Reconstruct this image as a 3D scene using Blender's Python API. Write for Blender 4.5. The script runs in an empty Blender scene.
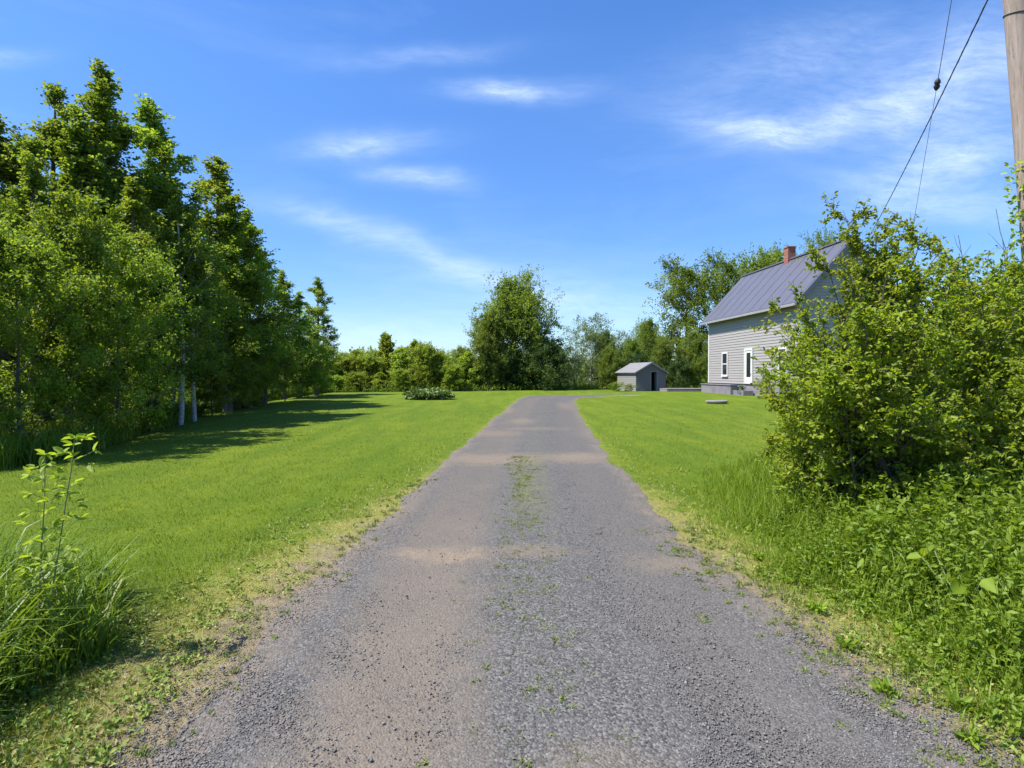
import bpy, math, random
import numpy as np
from mathutils import Vector

# ------------------------------------------------------------------ camera, sky, sun, exposure
S = bpy.context.scene
COL = S.collection
CAMZ, F, CX, HY = 1.6, 600.0, 512.0, 374.0
cd = bpy.data.cameras.new("camera"); cam = bpy.data.objects.new("camera", cd); COL.objects.link(cam)
cam.location = (0, 0, CAMZ)
cam.rotation_euler = (math.radians(90 - math.degrees(math.atan(10 / F))), 0, 0)
cd.sensor_width = 36; cd.lens = F / 1024 * 36; cd.clip_start = 0.05; cd.clip_end = 3000
S.camera = cam

SUN_EL, SUN_ROT = 57.0, -104.0                 # degrees; rotation clockwise from +Y
sun_dir = Vector((math.sin(math.radians(SUN_ROT)) * math.cos(math.radians(SUN_EL)),
                  math.cos(math.radians(SUN_ROT)) * math.cos(math.radians(SUN_EL)),
                  math.sin(math.radians(SUN_EL))))
ld = bpy.data.lights.new("sun", 'SUN'); ld.energy = 4.4; ld.angle = math.radians(0.5); ld.color = (1.0, 0.955, 0.88)
sun = bpy.data.objects.new("sun", ld); COL.objects.link(sun)
sun.rotation_euler = sun_dir.to_track_quat('Z', 'Y').to_euler(); sun.location = (-30, 8, 40)

S.view_settings.view_transform = 'Standard'; S.view_settings.look = 'None'
S.view_settings.exposure = 1.02; S.view_settings.gamma = 1; S.view_settings.use_curve_mapping = False
S.render.engine = 'CYCLES'
S.cycles.use_denoising = True
S.cycles.max_bounces = 7; S.cycles.diffuse_bounces = 4; S.cycles.transmission_bounces = 5
S.cycles.glossy_bounces = 2; S.cycles.transparent_max_bounces = 4
S.cycles.sample_clamp_indirect = 6


class NT:
    """small helper round a node tree"""
    def __init__(s, tree): s.t = tree; s.n = tree.nodes; s.l = tree.links
    def node(s, typ, **kw):
        n = s.n.new(typ)
        for k, v in kw.items(): setattr(n, k, v)
        return n
    def put(s, sock, v):
        if isinstance(v, bpy.types.NodeSocket): s.l.new(v, sock)
        elif v is not None:
            if sock.type == 'RGBA' and isinstance(v, (tuple, list)) and len(v) == 3: v = (*v, 1)
            sock.default_value = v
    def math(s, op, a, b=None, c=None, clamp=False):
        n = s.node('ShaderNodeMath', operation=op, use_clamp=clamp)
        s.put(n.inputs[0], a)
        if b is not None: s.put(n.inputs[1], b)
        if c is not None: s.put(n.inputs[2], c)
        return n.outputs[0]
    def mix(s, f, a, b, blend='MIX'):
        n = s.node('ShaderNodeMix', data_type='RGBA', blend_type=blend)
        s.put(n.inputs[0], f); s.put(n.inputs[6], a); s.put(n.inputs[7], b)
        return n.outputs[2]
    def noise(s, vec, scale, detail=4, rough=0.55, dist=0.0, out=0):
        n = s.node('ShaderNodeTexNoise'); s.put(n.inputs['Vector'], vec)
        n.inputs['Scale'].default_value = scale; n.inputs['Detail'].default_value = detail
        n.inputs['Roughness'].default_value = rough; n.inputs['Distortion'].default_value = dist
        return n.outputs[out]
    def ramp(s, f, stops, interp='LINEAR'):
        n = s.node('ShaderNodeValToRGB'); s.put(n.inputs[0], f); cr = n.color_ramp; cr.interpolation = interp
        while len(cr.elements) < len(stops): cr.elements.new(0.5)
        for e, (p, c) in zip(cr.elements, stops):
            e.position = p; e.color = (*c, 1) if len(c) == 3 else c
        return n.outputs[0]
    def rng(s, v, a, b, c=0.0, d=1.0):
        n = s.node('ShaderNodeMapRange'); s.put(n.inputs[0], v)
        for i, x in enumerate((a, b, c, d)): n.inputs[i + 1].default_value = x
        n.clamp = True
        return n.outputs[0]
    def mapping(s, vec, scale=(1, 1, 1), loc=(0, 0, 0), rot=(0, 0, 0)):
        n = s.node('ShaderNodeMapping'); s.put(n.inputs[0], vec)
        n.inputs['Scale'].default_value = scale; n.inputs['Location'].default_value = loc; n.inputs['Rotation'].default_value = rot
        return n.outputs[0]


def build_world():
    w = bpy.data.worlds.new("World"); S.world = w; w.use_nodes = True
    T = NT(w.node_tree); bg = T.n['Background']
    sky = T.node('ShaderNodeTexSky', sky_type='NISHITA', sun_disc=False)
    sky.sun_elevation = math.radians(SUN_EL); sky.sun_rotation = math.radians(SUN_ROT)
    sky.altitude = 0; sky.air_density = 1.0; sky.dust_density = 0.35; sky.ozone_density = 2.6
    hs = T.node('ShaderNodeHueSaturation'); hs.inputs['Saturation'].default_value = 1.26
    hs.inputs['Hue'].default_value = 0.508
    T.l.new(sky.outputs[0], hs.inputs['Color'])
    tc = T.node('ShaderNodeTexCoord'); sx = T.node('ShaderNodeSeparateXYZ'); T.l.new(tc.outputs['Generated'], sx.inputs[0])
    x, y, z = sx.outputs
    yy = T.math('MAXIMUM', y, 0.02)
    qx = T.math('DIVIDE', x, yy); qz = T.math('DIVIDE', z, yy)
    cb = T.node('ShaderNodeCombineXYZ'); T.put(cb.inputs[0], qx); T.put(cb.inputs[1], qz)
    wob = T.noise(cb.outputs[0], 3.0, 3, 0.5, out=1)
    wv = T.node('ShaderNodeVectorMath', operation='MULTIPLY_ADD')
    T.l.new(wob, wv.inputs[0]); wv.inputs[1].default_value = (0.22, 0.085, 0); T.l.new(cb.outputs[0], wv.inputs[2])
    q2 = T.node('ShaderNodeSeparateXYZ'); T.l.new(wv.outputs[0], q2.inputs[0])
    ax, az = q2.outputs[0], q2.outputs[1]
    # cirrus: (px, py, half length, half thickness, tilt deg up to the right, strength)
    blobs = [(512, 91, 56, 10, 0, .72), (362, 150, 56, 13, 4, .62), (416, 183, 44, 9, -4, .46), (440, 262, 95, 12, -22, .50),
             (340, 222, 70, 10, -14, .22), (530, 290, 110, 22, -8, .22), (720, 132, 48, 13, -14, .60), (765, 140, 50, 12, 4, .45), (850, 118, 90, 20, 14, .62), (985, 80, 100, 44, 28, .62),
             (950, 165, 90, 24, 16, .55), (960, 208, 90, 14, 0, .50), (870, 185, 60, 9, -6, .30), (420, 58, 90, 10, 5, .22), (15, 68, 50, 8, 4, .30),
             (800, 60, 130, 40, 12, .28), (350, 345, 160, 24, 0, .35), (570, 310, 220, 30, 4, .20)]
    tot = None
    for px, py, a, b, ti, st in blobs:
        cx = (px - CX) / F + 0.11; cz = (HY - py) / F + 0.0425
        c, s_ = math.cos(math.radians(ti)), math.sin(math.radians(ti))
        dx = T.math('SUBTRACT', ax, cx); dz = T.math('SUBTRACT', az, cz)
        u = T.math('MULTIPLY_ADD', dx, c * F / a, T.math('MULTIPLY', dz, s_ * F / a))
        v = T.math('MULTIPLY_ADD', dz, c * F / b, T.math('MULTIPLY', dx, -s_ * F / b))
        r2 = T.math('MULTIPLY_ADD', u, u, T.math('MULTIPLY', v, v))
        g = T.math('MULTIPLY', T.math('POWER', 2.71828, T.math('MULTIPLY', r2, -0.9)), st)
        tot = g if tot is None else T.math('ADD', tot, g)
    front = T.rng(y, 0.05, 0.25)
    # streaky structure, plus thin veils over the rest of the sky
    st = T.mapping(wv.outputs[0], (2.2, 6.5, 1), rot=(0, 0, -0.22))
    n1 = T.math('MULTIPLY', T.rng(T.noise(st, 2.4, 7, 0.62), 0.25, 0.75, 0.5, 1.2), T.rng(T.noise(T.mapping(wv.outputs[0], (6, 22, 1), rot=(0, 0, -0.3)), 3.0, 6, 0.7), 0.3, 0.65, 0.45, 1.2))
    n2 = T.rng(T.noise(T.mapping(tc.outputs['Generated'], (1.5, 1.5, 6)), 1.6, 7, 0.6, 0.3), 0.50, 0.80, 0, 0.14)
    den = T.math('MULTIPLY', T.math('MULTIPLY', tot, n1), front)
    den = T.math('MULTIPLY', T.math('ADD', den, n2), T.rng(z, 0.0, 0.05, 0.5, 1.0), clamp=True)
    den = T.math('MULTIPLY', den, 0.68)
    base = T.mix(T.rng(z, 0.0, 0.42, 1.0, 0.0), T.mix(1, hs.outputs[0], (.96, 1.0, 1.06), 'MULTIPLY'), T.mix(1, hs.outputs[0], (.52, .64, .84), 'MULTIPLY'))
    colr = T.mix(den, base, (4.9, 5.7, 6.9))
    T.l.new(colr, bg.inputs['Color']); bg.inputs['Strength'].default_value = 0.112


build_world()

# ------------------------------------------------------------------ numbers of the place
def ss(a, b, x):
    t = np.clip((np.asarray(x, float) - a) / (b - a), 0, 1); return t * t * (3 - 2 * t)

def H(x, y):
    x = np.asarray(x, float); y = np.asarray(y, float)
    h = 0.30 * ss(10, 44, y)
    h = h + 0.02 * np.sin(x * .7 + 1) * np.sin(y * .5) * ss(2, 6, np.abs(x - .4))
    h = h + 0.12 * ss(2.6, 4.5, x) * (1 - ss(7.5, 11, y))
    h = h - 0.10 * (1 - ss(-10.5, -8, x - 0.15 * (12 - y))) * ss(6, 10, y) * (1 - ss(40, 50, y))
    return h

# drive edges (y, left x, right x)
_dr = np.array([(-12, -1.62, 2.35), (0, -1.60, 2.15), (2.4, -1.55, 2.02), (4.2, -1.56, 1.82), (5.2, -1.50, 1.72), (7.6, -1.42, 1.76), (11, -1.27, 1.85),
                (16.5, -.90, 2.22), (20, -.68, 2.40), (26, -.25, 2.85), (31, .15, 3.25), (34, .45, 3.9), (36, .8, 6.2), (37.6, 1.6, 8.5)])
def dl(y): return np.interp(y, _dr[:, 0], _dr[:, 1])
def dr(y): return np.interp(y, _dr[:, 0], _dr[:, 2])
_wr = np.random.default_rng(77); _wk = [(k, np.arange(-14, 42, k), _wr.normal(0, a, (2, int(56 / k) + 2))) for k, a in ((1.3, .028), (.42, .038), (.13, .018))]
def wig(y, s):
    side = 0 if s < 1 else 1
    return sum(np.interp(y, g, v[side][:len(g)]) for k, g, v in _wk)
def edge_dist(x, y):
    """distance outside the drive (negative on it)"""
    d = np.maximum(dl(y) - x, x - dr(y))
    return np.where(y > 37.6, np.maximum(d, y - 37.6), d)

def pg(px, py):
    """ground point seen at a pixel"""
    a = (px - CX) / F; b = (HY - py) / F
    d = 2.0
    for _ in range(400):
        if CAMZ + b * d <= float(H(a * d, d)): break
        d *= 1.012
    return a * d, d

# ------------------------------------------------------------------ mesh helpers
def np_mesh(name, V, Q=None, Tr=None, mat=None, attr=None, smooth=False, uv=None):
    me = bpy.data.meshes.new(name)
    V = np.asarray(V, np.float32); nq = 0 if Q is None else len(Q); nt = 0 if Tr is None else len(Tr)
    me.vertices.add(len(V)); me.vertices.foreach_set("co", V.ravel())
    loops = []
    if nq: loops.append(np.asarray(Q, np.int32).ravel())
    if nt: loops.append(np.asarray(Tr, np.int32).ravel())
    L = np.concatenate(loops)
    me.loops.add(len(L)); me.loops.foreach_set("vertex_index", L)
    st = np.concatenate([np.arange(nq) * 4, nq * 4 + np.arange(nt) * 3]).astype(np.int32)
    me.polygons.add(nq + nt); me.polygons.foreach_set("loop_start", st)
    if smooth: me.polygons.foreach_set("use_smooth", np.ones(nq + nt, bool))
    if attr:
        for k, (dom, a) in attr.items():
            at = me.attributes.new(k, 'FLOAT', dom); at.data.foreach_set("value", np.asarray(a, np.float32))
    if uv is not None:
        u = me.uv_layers.new(name="UVMap"); u.data.foreach_set("uv", np.asarray(uv, np.float32)[L].ravel())
    me.update(calc_edges=True)
    if mat: me.materials.append(mat)
    return me

def link(name, me, parent=None, loc=None, rotz=0, scale=None):
    o = bpy.data.objects.new(name, me); COL.objects.link(o)
    if parent: o.parent = parent
    if loc is not None: o.location = loc
    o.rotation_euler = (0, 0, rotz)
    if scale is not None: o.scale = scale
    return o

def tag(o, label=None, cat=None, group=None, kind=None):
    if label: o["label"] = label
    if cat: o["category"] = cat
    if group: o["group"] = group
    if kind: o["kind"] = kind
    return o

class MB:
    def __init__(s): s.v = []; s.f = []
    def add(s, vs, fs):
        b = len(s.v); s.v += [tuple(v) for v in vs]; s.f += [tuple(b + i for i in f) for f in fs]
    def box(s, x0, x1, y0, y1, z0, z1):
        s.add([(x0, y0, z0), (x1, y0, z0), (x1, y1, z0), (x0, y1, z0), (x0, y0, z1), (x1, y0, z1), (x1, y1, z1), (x0, y1, z1)],
              [(0, 3, 2, 1), (4, 5, 6, 7), (0, 1, 5, 4), (1, 2, 6, 5), (2, 3, 7, 6), (3, 0, 4, 7)])
    def prism(s, prof, a0, a1, axis='y'):
        """profile (x,z) extruded along y, or (y,z) along x"""
        n = len(prof)
        P = [((p[0], a, p[1]) if axis == 'y' else (a, p[0], p[1])) for a in (a0, a1) for p in prof]
        s.add(P, [tuple(range(n))[::-1], tuple(range(n, 2 * n))] + [(i, (i + 1) % n, n + (i + 1) % n, n + i) for i in range(n)])
    def build(s, name, mat, parent=None, bevel=0, smooth=False):
        me = bpy.data.meshes.new(name); me.from_pydata(s.v, [], s.f); me.update()
        if mat: me.materials.append(mat)
        o = link(name, me, parent)
        import bmesh
        bm = bmesh.new(); bm.from_mesh(me); bmesh.ops.recalc_face_normals(bm, faces=bm.faces)
        if bevel: bmesh.ops.bevel(bm, geom=bm.edges[:], offset=bevel, segments=1, affect='EDGES')
        bm.to_mesh(me); bm.free()
        return o

def unit(a): return a / (np.linalg.norm(a, axis=-1, keepdims=True) + 1e-9)

def tubes(P, R, k):
    """P (M,n,3), R (M,n) -> verts, quads"""
    M, n, _ = P.shape
    T = np.gradient(P, axis=1); T = unit(T)
    ref = np.where(np.abs(T[:, :1, 2:3]) > .8, np.array([1., 0, 0]), np.array([0, 0, 1.]))
    A = unit(np.cross(T, np.broadcast_to(ref, T.shape))); B = np.cross(T, A)
    th = np.arange(k) / k * 2 * np.pi
    V = P[:, :, None] + R[:, :, None, None] * (A[:, :, None] * np.cos(th)[None, None, :, None] + B[:, :, None] * np.sin(th)[None, None, :, None])
    idx = np.arange(M * n * k).reshape(M, n, k)
    a = idx[:, :-1]; b = idx[:, 1:]
    Q = np.stack([a, np.roll(a, -1, 2), np.roll(b, -1, 2), b], -1).reshape(-1, 4)
    return V.reshape(-1, 3), Q

def join(parts):
    V = []; Q = []; o = 0
    for v, q in parts:
        V.append(v); Q.append(q + o); o += len(v)
    return np.concatenate(V), np.concatenate(Q)

def grow(rng, P0, D, L, n, up=0.0, wander=0.1):
    """vectorised branch walk -> (M,n,3)"""
    M = len(P0); P = np.zeros((M, n, 3)); P[:, 0] = P0; d = unit(D)
    for i in range(1, n):
        d = unit(d + np.array([0, 0, 1.]) * np.reshape(up, (-1, 1)) + rng.normal(0, wander, (M, 3)))
        P[:, i] = P[:, i - 1] + d * (L / (n - 1))[:, None]
    return P

def children(rng, P, per, s0, s1, ang, spread=.25):
    """start points, directions and parent index of per children on each branch"""
    M, n, _ = P.shape
    par = np.repeat(np.arange(M), per)
    s = rng.uniform(s0, s1, M * per); x = s * (n - 1); i = np.clip(x.astype(int), 0, n - 2); f = (x - i)[:, None]
    p = P[par, i] * (1 - f) + P[par, i + 1] * f
    d = unit(P[par, i + 1] - P[par, i])
    r = rng.normal(size=d.shape); q = unit(r - (r * d).sum(-1, keepdims=True) * d)
    a = ang * (1 + rng.normal(0, spread, (len(par), 1)))
    return p, unit(d * np.cos(a) + q * np.sin(a)), par, s

def leaves(rng, C, D, Lf, W=.5, flat=.35, droop=.25, fine=False, val=None):
    """leaf blades at C with growth direction D. Returns verts, quads, tris, value per face"""
    n = len(C)
    N = unit(rng.normal(0, .75, (n, 3)) + np.array([0, 0, flat]))
    d = unit(D + rng.normal(0, .55, (n, 3)) - np.array([0, 0, droop]))
    d = unit(d - (d * N).sum(-1, keepdims=True) * N); sd = np.cross(N, d)
    l = (Lf * rng.uniform(.65, 1.25, n))[:, None]; w = l * W
    fold = .22 * w * N
    v = rng.uniform(0, 1, n) if val is None else np.clip(val + rng.normal(0, .16, n), 0, 1)
    if fine:
        V = np.stack([C, C + d * l * .3 + sd * w * .46 + fold, C + d * l * .7 + sd * w * .36 + fold - .04 * l * N, C + d * l - .12 * l * N,
                      C + d * l * .7 - sd * w * .36 + fold - .04 * l * N, C + d * l * .3 - sd * w * .46 + fold], 1).reshape(-1, 3)
        b = np.arange(n)[:, None] * 6
        Q = np.concatenate([b + np.array([0, 1, 2, 3]), b + np.array([0, 3, 4, 5])], 1).reshape(-1, 4)
        return V, Q, None, np.repeat(v, 2)
    V = np.stack([C, C + d * l * .5 + sd * w * .5 + fold, C + d * l, C + d * l * .5 - sd * w * .5 + fold], 1).reshape(-1, 3)
    b = np.arange(n)[:, None] * 4
    Tr = np.concatenate([b + np.array([0, 1, 2]), b + np.array([0, 2, 3])], 1).reshape(-1, 3)
    return V, None, Tr, np.repeat(v, 2)

def blades(rng, P, h, w, lean, az=None, seg=2, val=None):
    """grass blades. P (n,3)"""
    n = len(P); az = rng.uniform(0, 2 * np.pi, n) if az is None else az
    l = np.stack([np.cos(az), np.sin(az), np.zeros(n)], 1)
    ph = rng.uniform(0, np.pi, n); wd = np.stack([np.cos(ph), np.sin(ph), np.zeros(n)], 1)
    h = np.broadcast_to(h, n)[:, None]; w = np.broadcast_to(w, n)[:, None]; ln = np.broadcast_to(lean, n)[:, None]
    Z = np.array([0, 0, 1.])
    v = rng.uniform(0, 1, n) if val is None else val
    if seg == 1:
        V = np.stack([P - wd * w / 2, P + wd * w / 2, P + Z * h + l * ln * h], 1).reshape(-1, 3)
        return V, None, np.arange(3 * n).reshape(n, 3), v
    m1 = P + Z * h * .45 + l * ln * h * .18; m2 = P + Z * h * .82 + l * ln * h * .6; tip = P + Z * h * (1.05 - .25 * np.minimum(ln, 1.5)) + l * ln * h * 1.15
    V = np.stack([P - wd * w / 2, P + wd * w / 2, m1 + wd * w * .5, m1 - wd * w * .5, m2 + wd * w * .3, m2 - wd * w * .3, tip], 1).reshape(-1, 3)
    b = np.arange(n)[:, None] * 7
    Q = np.concatenate([b + np.array([0, 1, 2, 3]), b + np.array([3, 2, 4, 5])], 1).reshape(-1, 4)
    Tr = b + np.array([5, 4, 6])
    return V, Q, Tr, np.concatenate([np.repeat(v, 2), v])

def combine(items):
    """items of (V,Q,T,val) -> merged"""
    V = []; Q = []; T = []; vq = []; vt = []; o = 0
    for v, q, t, a in items:
        nq = 0 if q is None else len(q)
        V.append(v)
        if q is not None: Q.append(q + o); vq.append(a[:nq])
        if t is not None: T.append(t + o); vt.append(a[nq:])
        o += len(v)
    return (np.concatenate(V), np.concatenate(Q) if Q else None, np.concatenate(T) if T else None,
            np.concatenate(vq + vt))

def leafmesh(name, item, mat):
    v, q, t, a = item
    return np_mesh(name, v, q, t, mat, {"rnd": ('FACE', a)})

# ------------------------------------------------------------------ materials
def M_new(name):
    m = bpy.data.materials.new(name); m.use_nodes = True
    T = NT(m.node_tree); return m, T, T.n['Principled BSDF']

def leaf_mat(name, stops, trans=.38, rough=.5, hue=.025, tcol=(1.35, 1.25, .55), spec=.35):
    m, T, b = M_new(name)
    at = T.node('ShaderNodeAttribute', attribute_name='rnd')
    oi = T.node('ShaderNodeObjectInfo')
    c = T.ramp(at.outputs['Fac'], stops)
    hs = T.node('ShaderNodeHueSaturation'); T.l.new(c, hs.inputs['Color'])
    T.put(hs.inputs['Hue'], T.rng(oi.outputs['Random'], 0, 1, .5 - hue / 2, .5 + hue / 3))
    T.put(hs.inputs['Value'], T.rng(oi.outputs['Random'], 0, 1, .82, 1.18))
    T.l.new(hs.outputs[0], b.inputs['Base Color']); b.inputs['Roughness'].default_value = rough
    b.inputs['Specular IOR Level'].default_value = spec
    tr = T.node('ShaderNodeBsdfTranslucent'); T.l.new(T.mix(1, hs.outputs[0], tcol, 'MULTIPLY'), tr.inputs[0])
    mx = T.node('ShaderNodeMixShader'); mx.inputs[0].default_value = trans
    T.l.new(b.outputs[0], mx.inputs[1]); T.l.new(tr.outputs[0], mx.inputs[2]); T.l.new(mx.outputs[0], T.n['Material Output'].inputs[0])
    return m

def bark_mat(name, c1, c2, scale=(6, 6, 2), bump=.4):
    m, T, b = M_new(name)
    tc = T.node('ShaderNodeTexCoord'); v = T.mapping(tc.outputs['Object'], scale)
    n = T.noise(v, 3, 6, .65)
    T.l.new(T.ramp(n, [(.35, c1), (.62, c2)]), b.inputs['Base Color']); b.inputs['Roughness'].default_value = .85
    bp = T.node('ShaderNodeBump'); bp.inputs['Strength'].default_value = bump; bp.inputs['Distance'].default_value = .02
    T.l.new(n, bp.inputs['Height']); T.l.new(bp.outputs[0], b.inputs['Normal'])
    return m

def plain(name, col, rough=.6, var=.12, scale=3, spec=.4, metal=0, stretch=(1, 1, 1)):
    m, T, b = M_new(name)
    tc = T.node('ShaderNodeTexCoord'); n = T.noise(T.mapping(tc.outputs['Object'], stretch), scale, 5, .6)
    lo = tuple(c * (1 - var) for c in col); hi = tuple(min(1, c * (1 + var)) for c in col)
    T.l.new(T.ramp(n, [(.3, lo), (.7, hi)]), b.inputs['Base Color'])
    b.inputs['Roughness'].default_value = rough; b.inputs['Specular IOR Level'].default_value = spec; b.inputs['Metallic'].default_value = metal
    return m

L_POP = leaf_mat("poplar_leaf", [(0, (0.095, 0.16, 0.018)), (0.5, (0.18, 0.27, 0.032)), (1, (0.3, 0.39, 0.065))], 0.58)
L_LIT = leaf_mat("young_leaf", [(0, (0.105, 0.175, 0.015)), (0.5, (0.185, 0.275, 0.028)), (1, (0.3, 0.39, 0.06))], 0.56)
L_DRK = leaf_mat("dark_leaf", [(0, (0.03, 0.078, 0.016)), (0.5, (0.055, 0.115, 0.024)), (1, (0.1, 0.17, 0.036))], 0.35)
L_FAR = leaf_mat("field_leaf", [(0, (0.115, 0.185, 0.026)), (0.5, (0.195, 0.285, 0.042)), (1, (0.28, 0.37, 0.08))], 0.56)
L_GRY = leaf_mat("willow_leaf", [(0, (0.1, 0.15, 0.05)), (0.5, (0.15, 0.21, 0.075)), (1, (0.22, 0.28, 0.12))], 0.48)
L_SAP = leaf_mat("sapling_leaf", [(0, (.15, .225, .024)), (.5, (.23, .32, .038)), (1, (.33, .43, .08))], .56)
L_BSH = leaf_mat("apple_leaf", [(0, (0.14, 0.22, 0.015)), (0.45, (0.245, 0.345, 0.026)), (1, (0.4, 0.49, 0.06))], 0.58)
L_HOS = leaf_mat("garden_leaf", [(0, (.07, .13, .03)), (.5, (.12, .20, .06)), (1, (.30, .38, .16))], .25)
G_LAWN = leaf_mat("lawn_blade", [(0, (.095, .150, .006)), (.5, (.155, .215, .008)), (.9, (.220, .275, .016)), (1, (.32, .31, .07))], .38, rough=.55, hue=0)
G_TALL = leaf_mat("tall_blade", [(0, (0.078, 0.150, 0.013)), (.5, (0.137, 0.221, 0.019)), (.92, (0.215, 0.305, 0.034)), (1, (0.416, 0.351, 0.143))], .38, rough=.45, hue=0)
G_DRY = leaf_mat("dry_blade", [(0, (.11, .19, .02)), (.35, (.20, .26, .045)), (.6, (.34, .29, .11)), (1, (.46, .36, .19))], .2, rough=.7, hue=0)
G_WEED = leaf_mat("weed_leaf", [(0, (0.125, 0.215, 0.014)), (0.5, (0.22, 0.335, 0.027)), (1, (0.34, 0.45, 0.06))], 0.5, hue=0)
BARK = bark_mat("bark", (.06, .050, .040), (.16, .14, .115))
BARK_W = bark_mat("pale_bark", (.22, .21, .18), (.55, .54, .50), (3, 3, 5))
BARK_D = bark_mat("dark_bark", (.035, .028, .022), (.10, .085, .07))
STEM = bark_mat("green_stem", (.12, .17, .05), (.20, .24, .09))

def ground_mat():
    m, T, b = M_new("lawn_ground")
    tc = T.node('ShaderNodeTexCoord'); o = tc.outputs['Object']
    big = T.noise(o, .22, 4, .6); mid = T.noise(o, 1.3, 5, .6); fine = T.noise(o, 22, 6, .7)
    g = T.ramp(mid, [(.3, (.105, .165, .007)), (.5, (.135, .195, .009)), (.72, (.180, .230, .014))])
    g = T.mix(T.rng(big, .42, .68, 0, .6), g, (.185, .225, .014))
    mow = T.noise(T.mapping(o, (1.1, .16, 1), rot=(0, 0, -.10)), 1.6, 3, .5)
    g = T.mix(T.rng(mow, .40, .62, 0, .70), g, (.085, .150, .007))
    g = T.mix(T.rng(fine, .35, .75, 0, .75), g, (.065, .105, .006))
    ed = T.node('ShaderNodeAttribute', attribute_name='edge').outputs['Fac']
    sy = T.node('ShaderNodeSeparateXYZ'); T.l.new(o, sy.inputs[0])
    wide = T.math('MULTIPLY', T.rng(sy.outputs[1], 3.5, 9, .40, .0), T.rng(sy.outputs[0], 0, 1.5, 1, .45))
    wide = T.math('SUBTRACT', wide, T.rng(sy.outputs[1], 5, 10, 0, .55))
    jag = T.math('SUBTRACT', T.math('MULTIPLY_ADD', T.noise(o, 2.6, 6, .72), 1.9, -.95), wide)
    e = T.math('ADD', ed, jag)
    dirt = T.ramp(T.noise(o, 9, 6, .75), [(.3, (.13, .11, .045)), (.5, (.235, .19, .11)), (.75, (.37, .30, .19))])
    dry = T.ramp(T.noise(o, 30, 4, .7), [(.3, (.12, .16, .012)), (.5, (.24, .23, .05)), (.72, (.38, .32, .14))])
    c = T.mix(T.rng(e, .22, .62), dry, g)
    c = T.mix(T.rng(e, -.25, .12), dirt, c)
    sc = T.node('ShaderNodeAttribute', attribute_name='scrub').outputs['Fac']
    soil = T.ramp(T.noise(o, 6, 5, .7), [(.35, (.035, .045, .015)), (.65, (.085, .085, .035))])
    c = T.mix(sc, c, soil)
    T.l.new(c, b.inputs['Base Color']); b.inputs['Roughness'].default_value = .9; b.inputs['Specular IOR Level'].default_value = .15
    bp = T.node('ShaderNodeBump'); bp.inputs['Strength'].default_value = .7; bp.inputs['Distance'].default_value = .04
    T.l.new(T.math('ADD', fine, T.noise(o, 60, 3, .7)), bp.inputs['Height']); T.l.new(bp.outputs[0], b.inputs['Normal'])
    return m

def stone_cols(T, vec_rand, k=.60):
    return T.ramp(vec_rand, [(p, (c[0] * k, c[1] * k * 1.01, c[2] * k * .99)) for p, c in [(0, (0.074, 0.071, 0.070)), (.3, (0.134, 0.127, 0.124)), (.65, (0.192, 0.183, 0.175)), (.92, (0.267, 0.254, 0.239)), (1, (.33, .32, .30))]])

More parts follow.
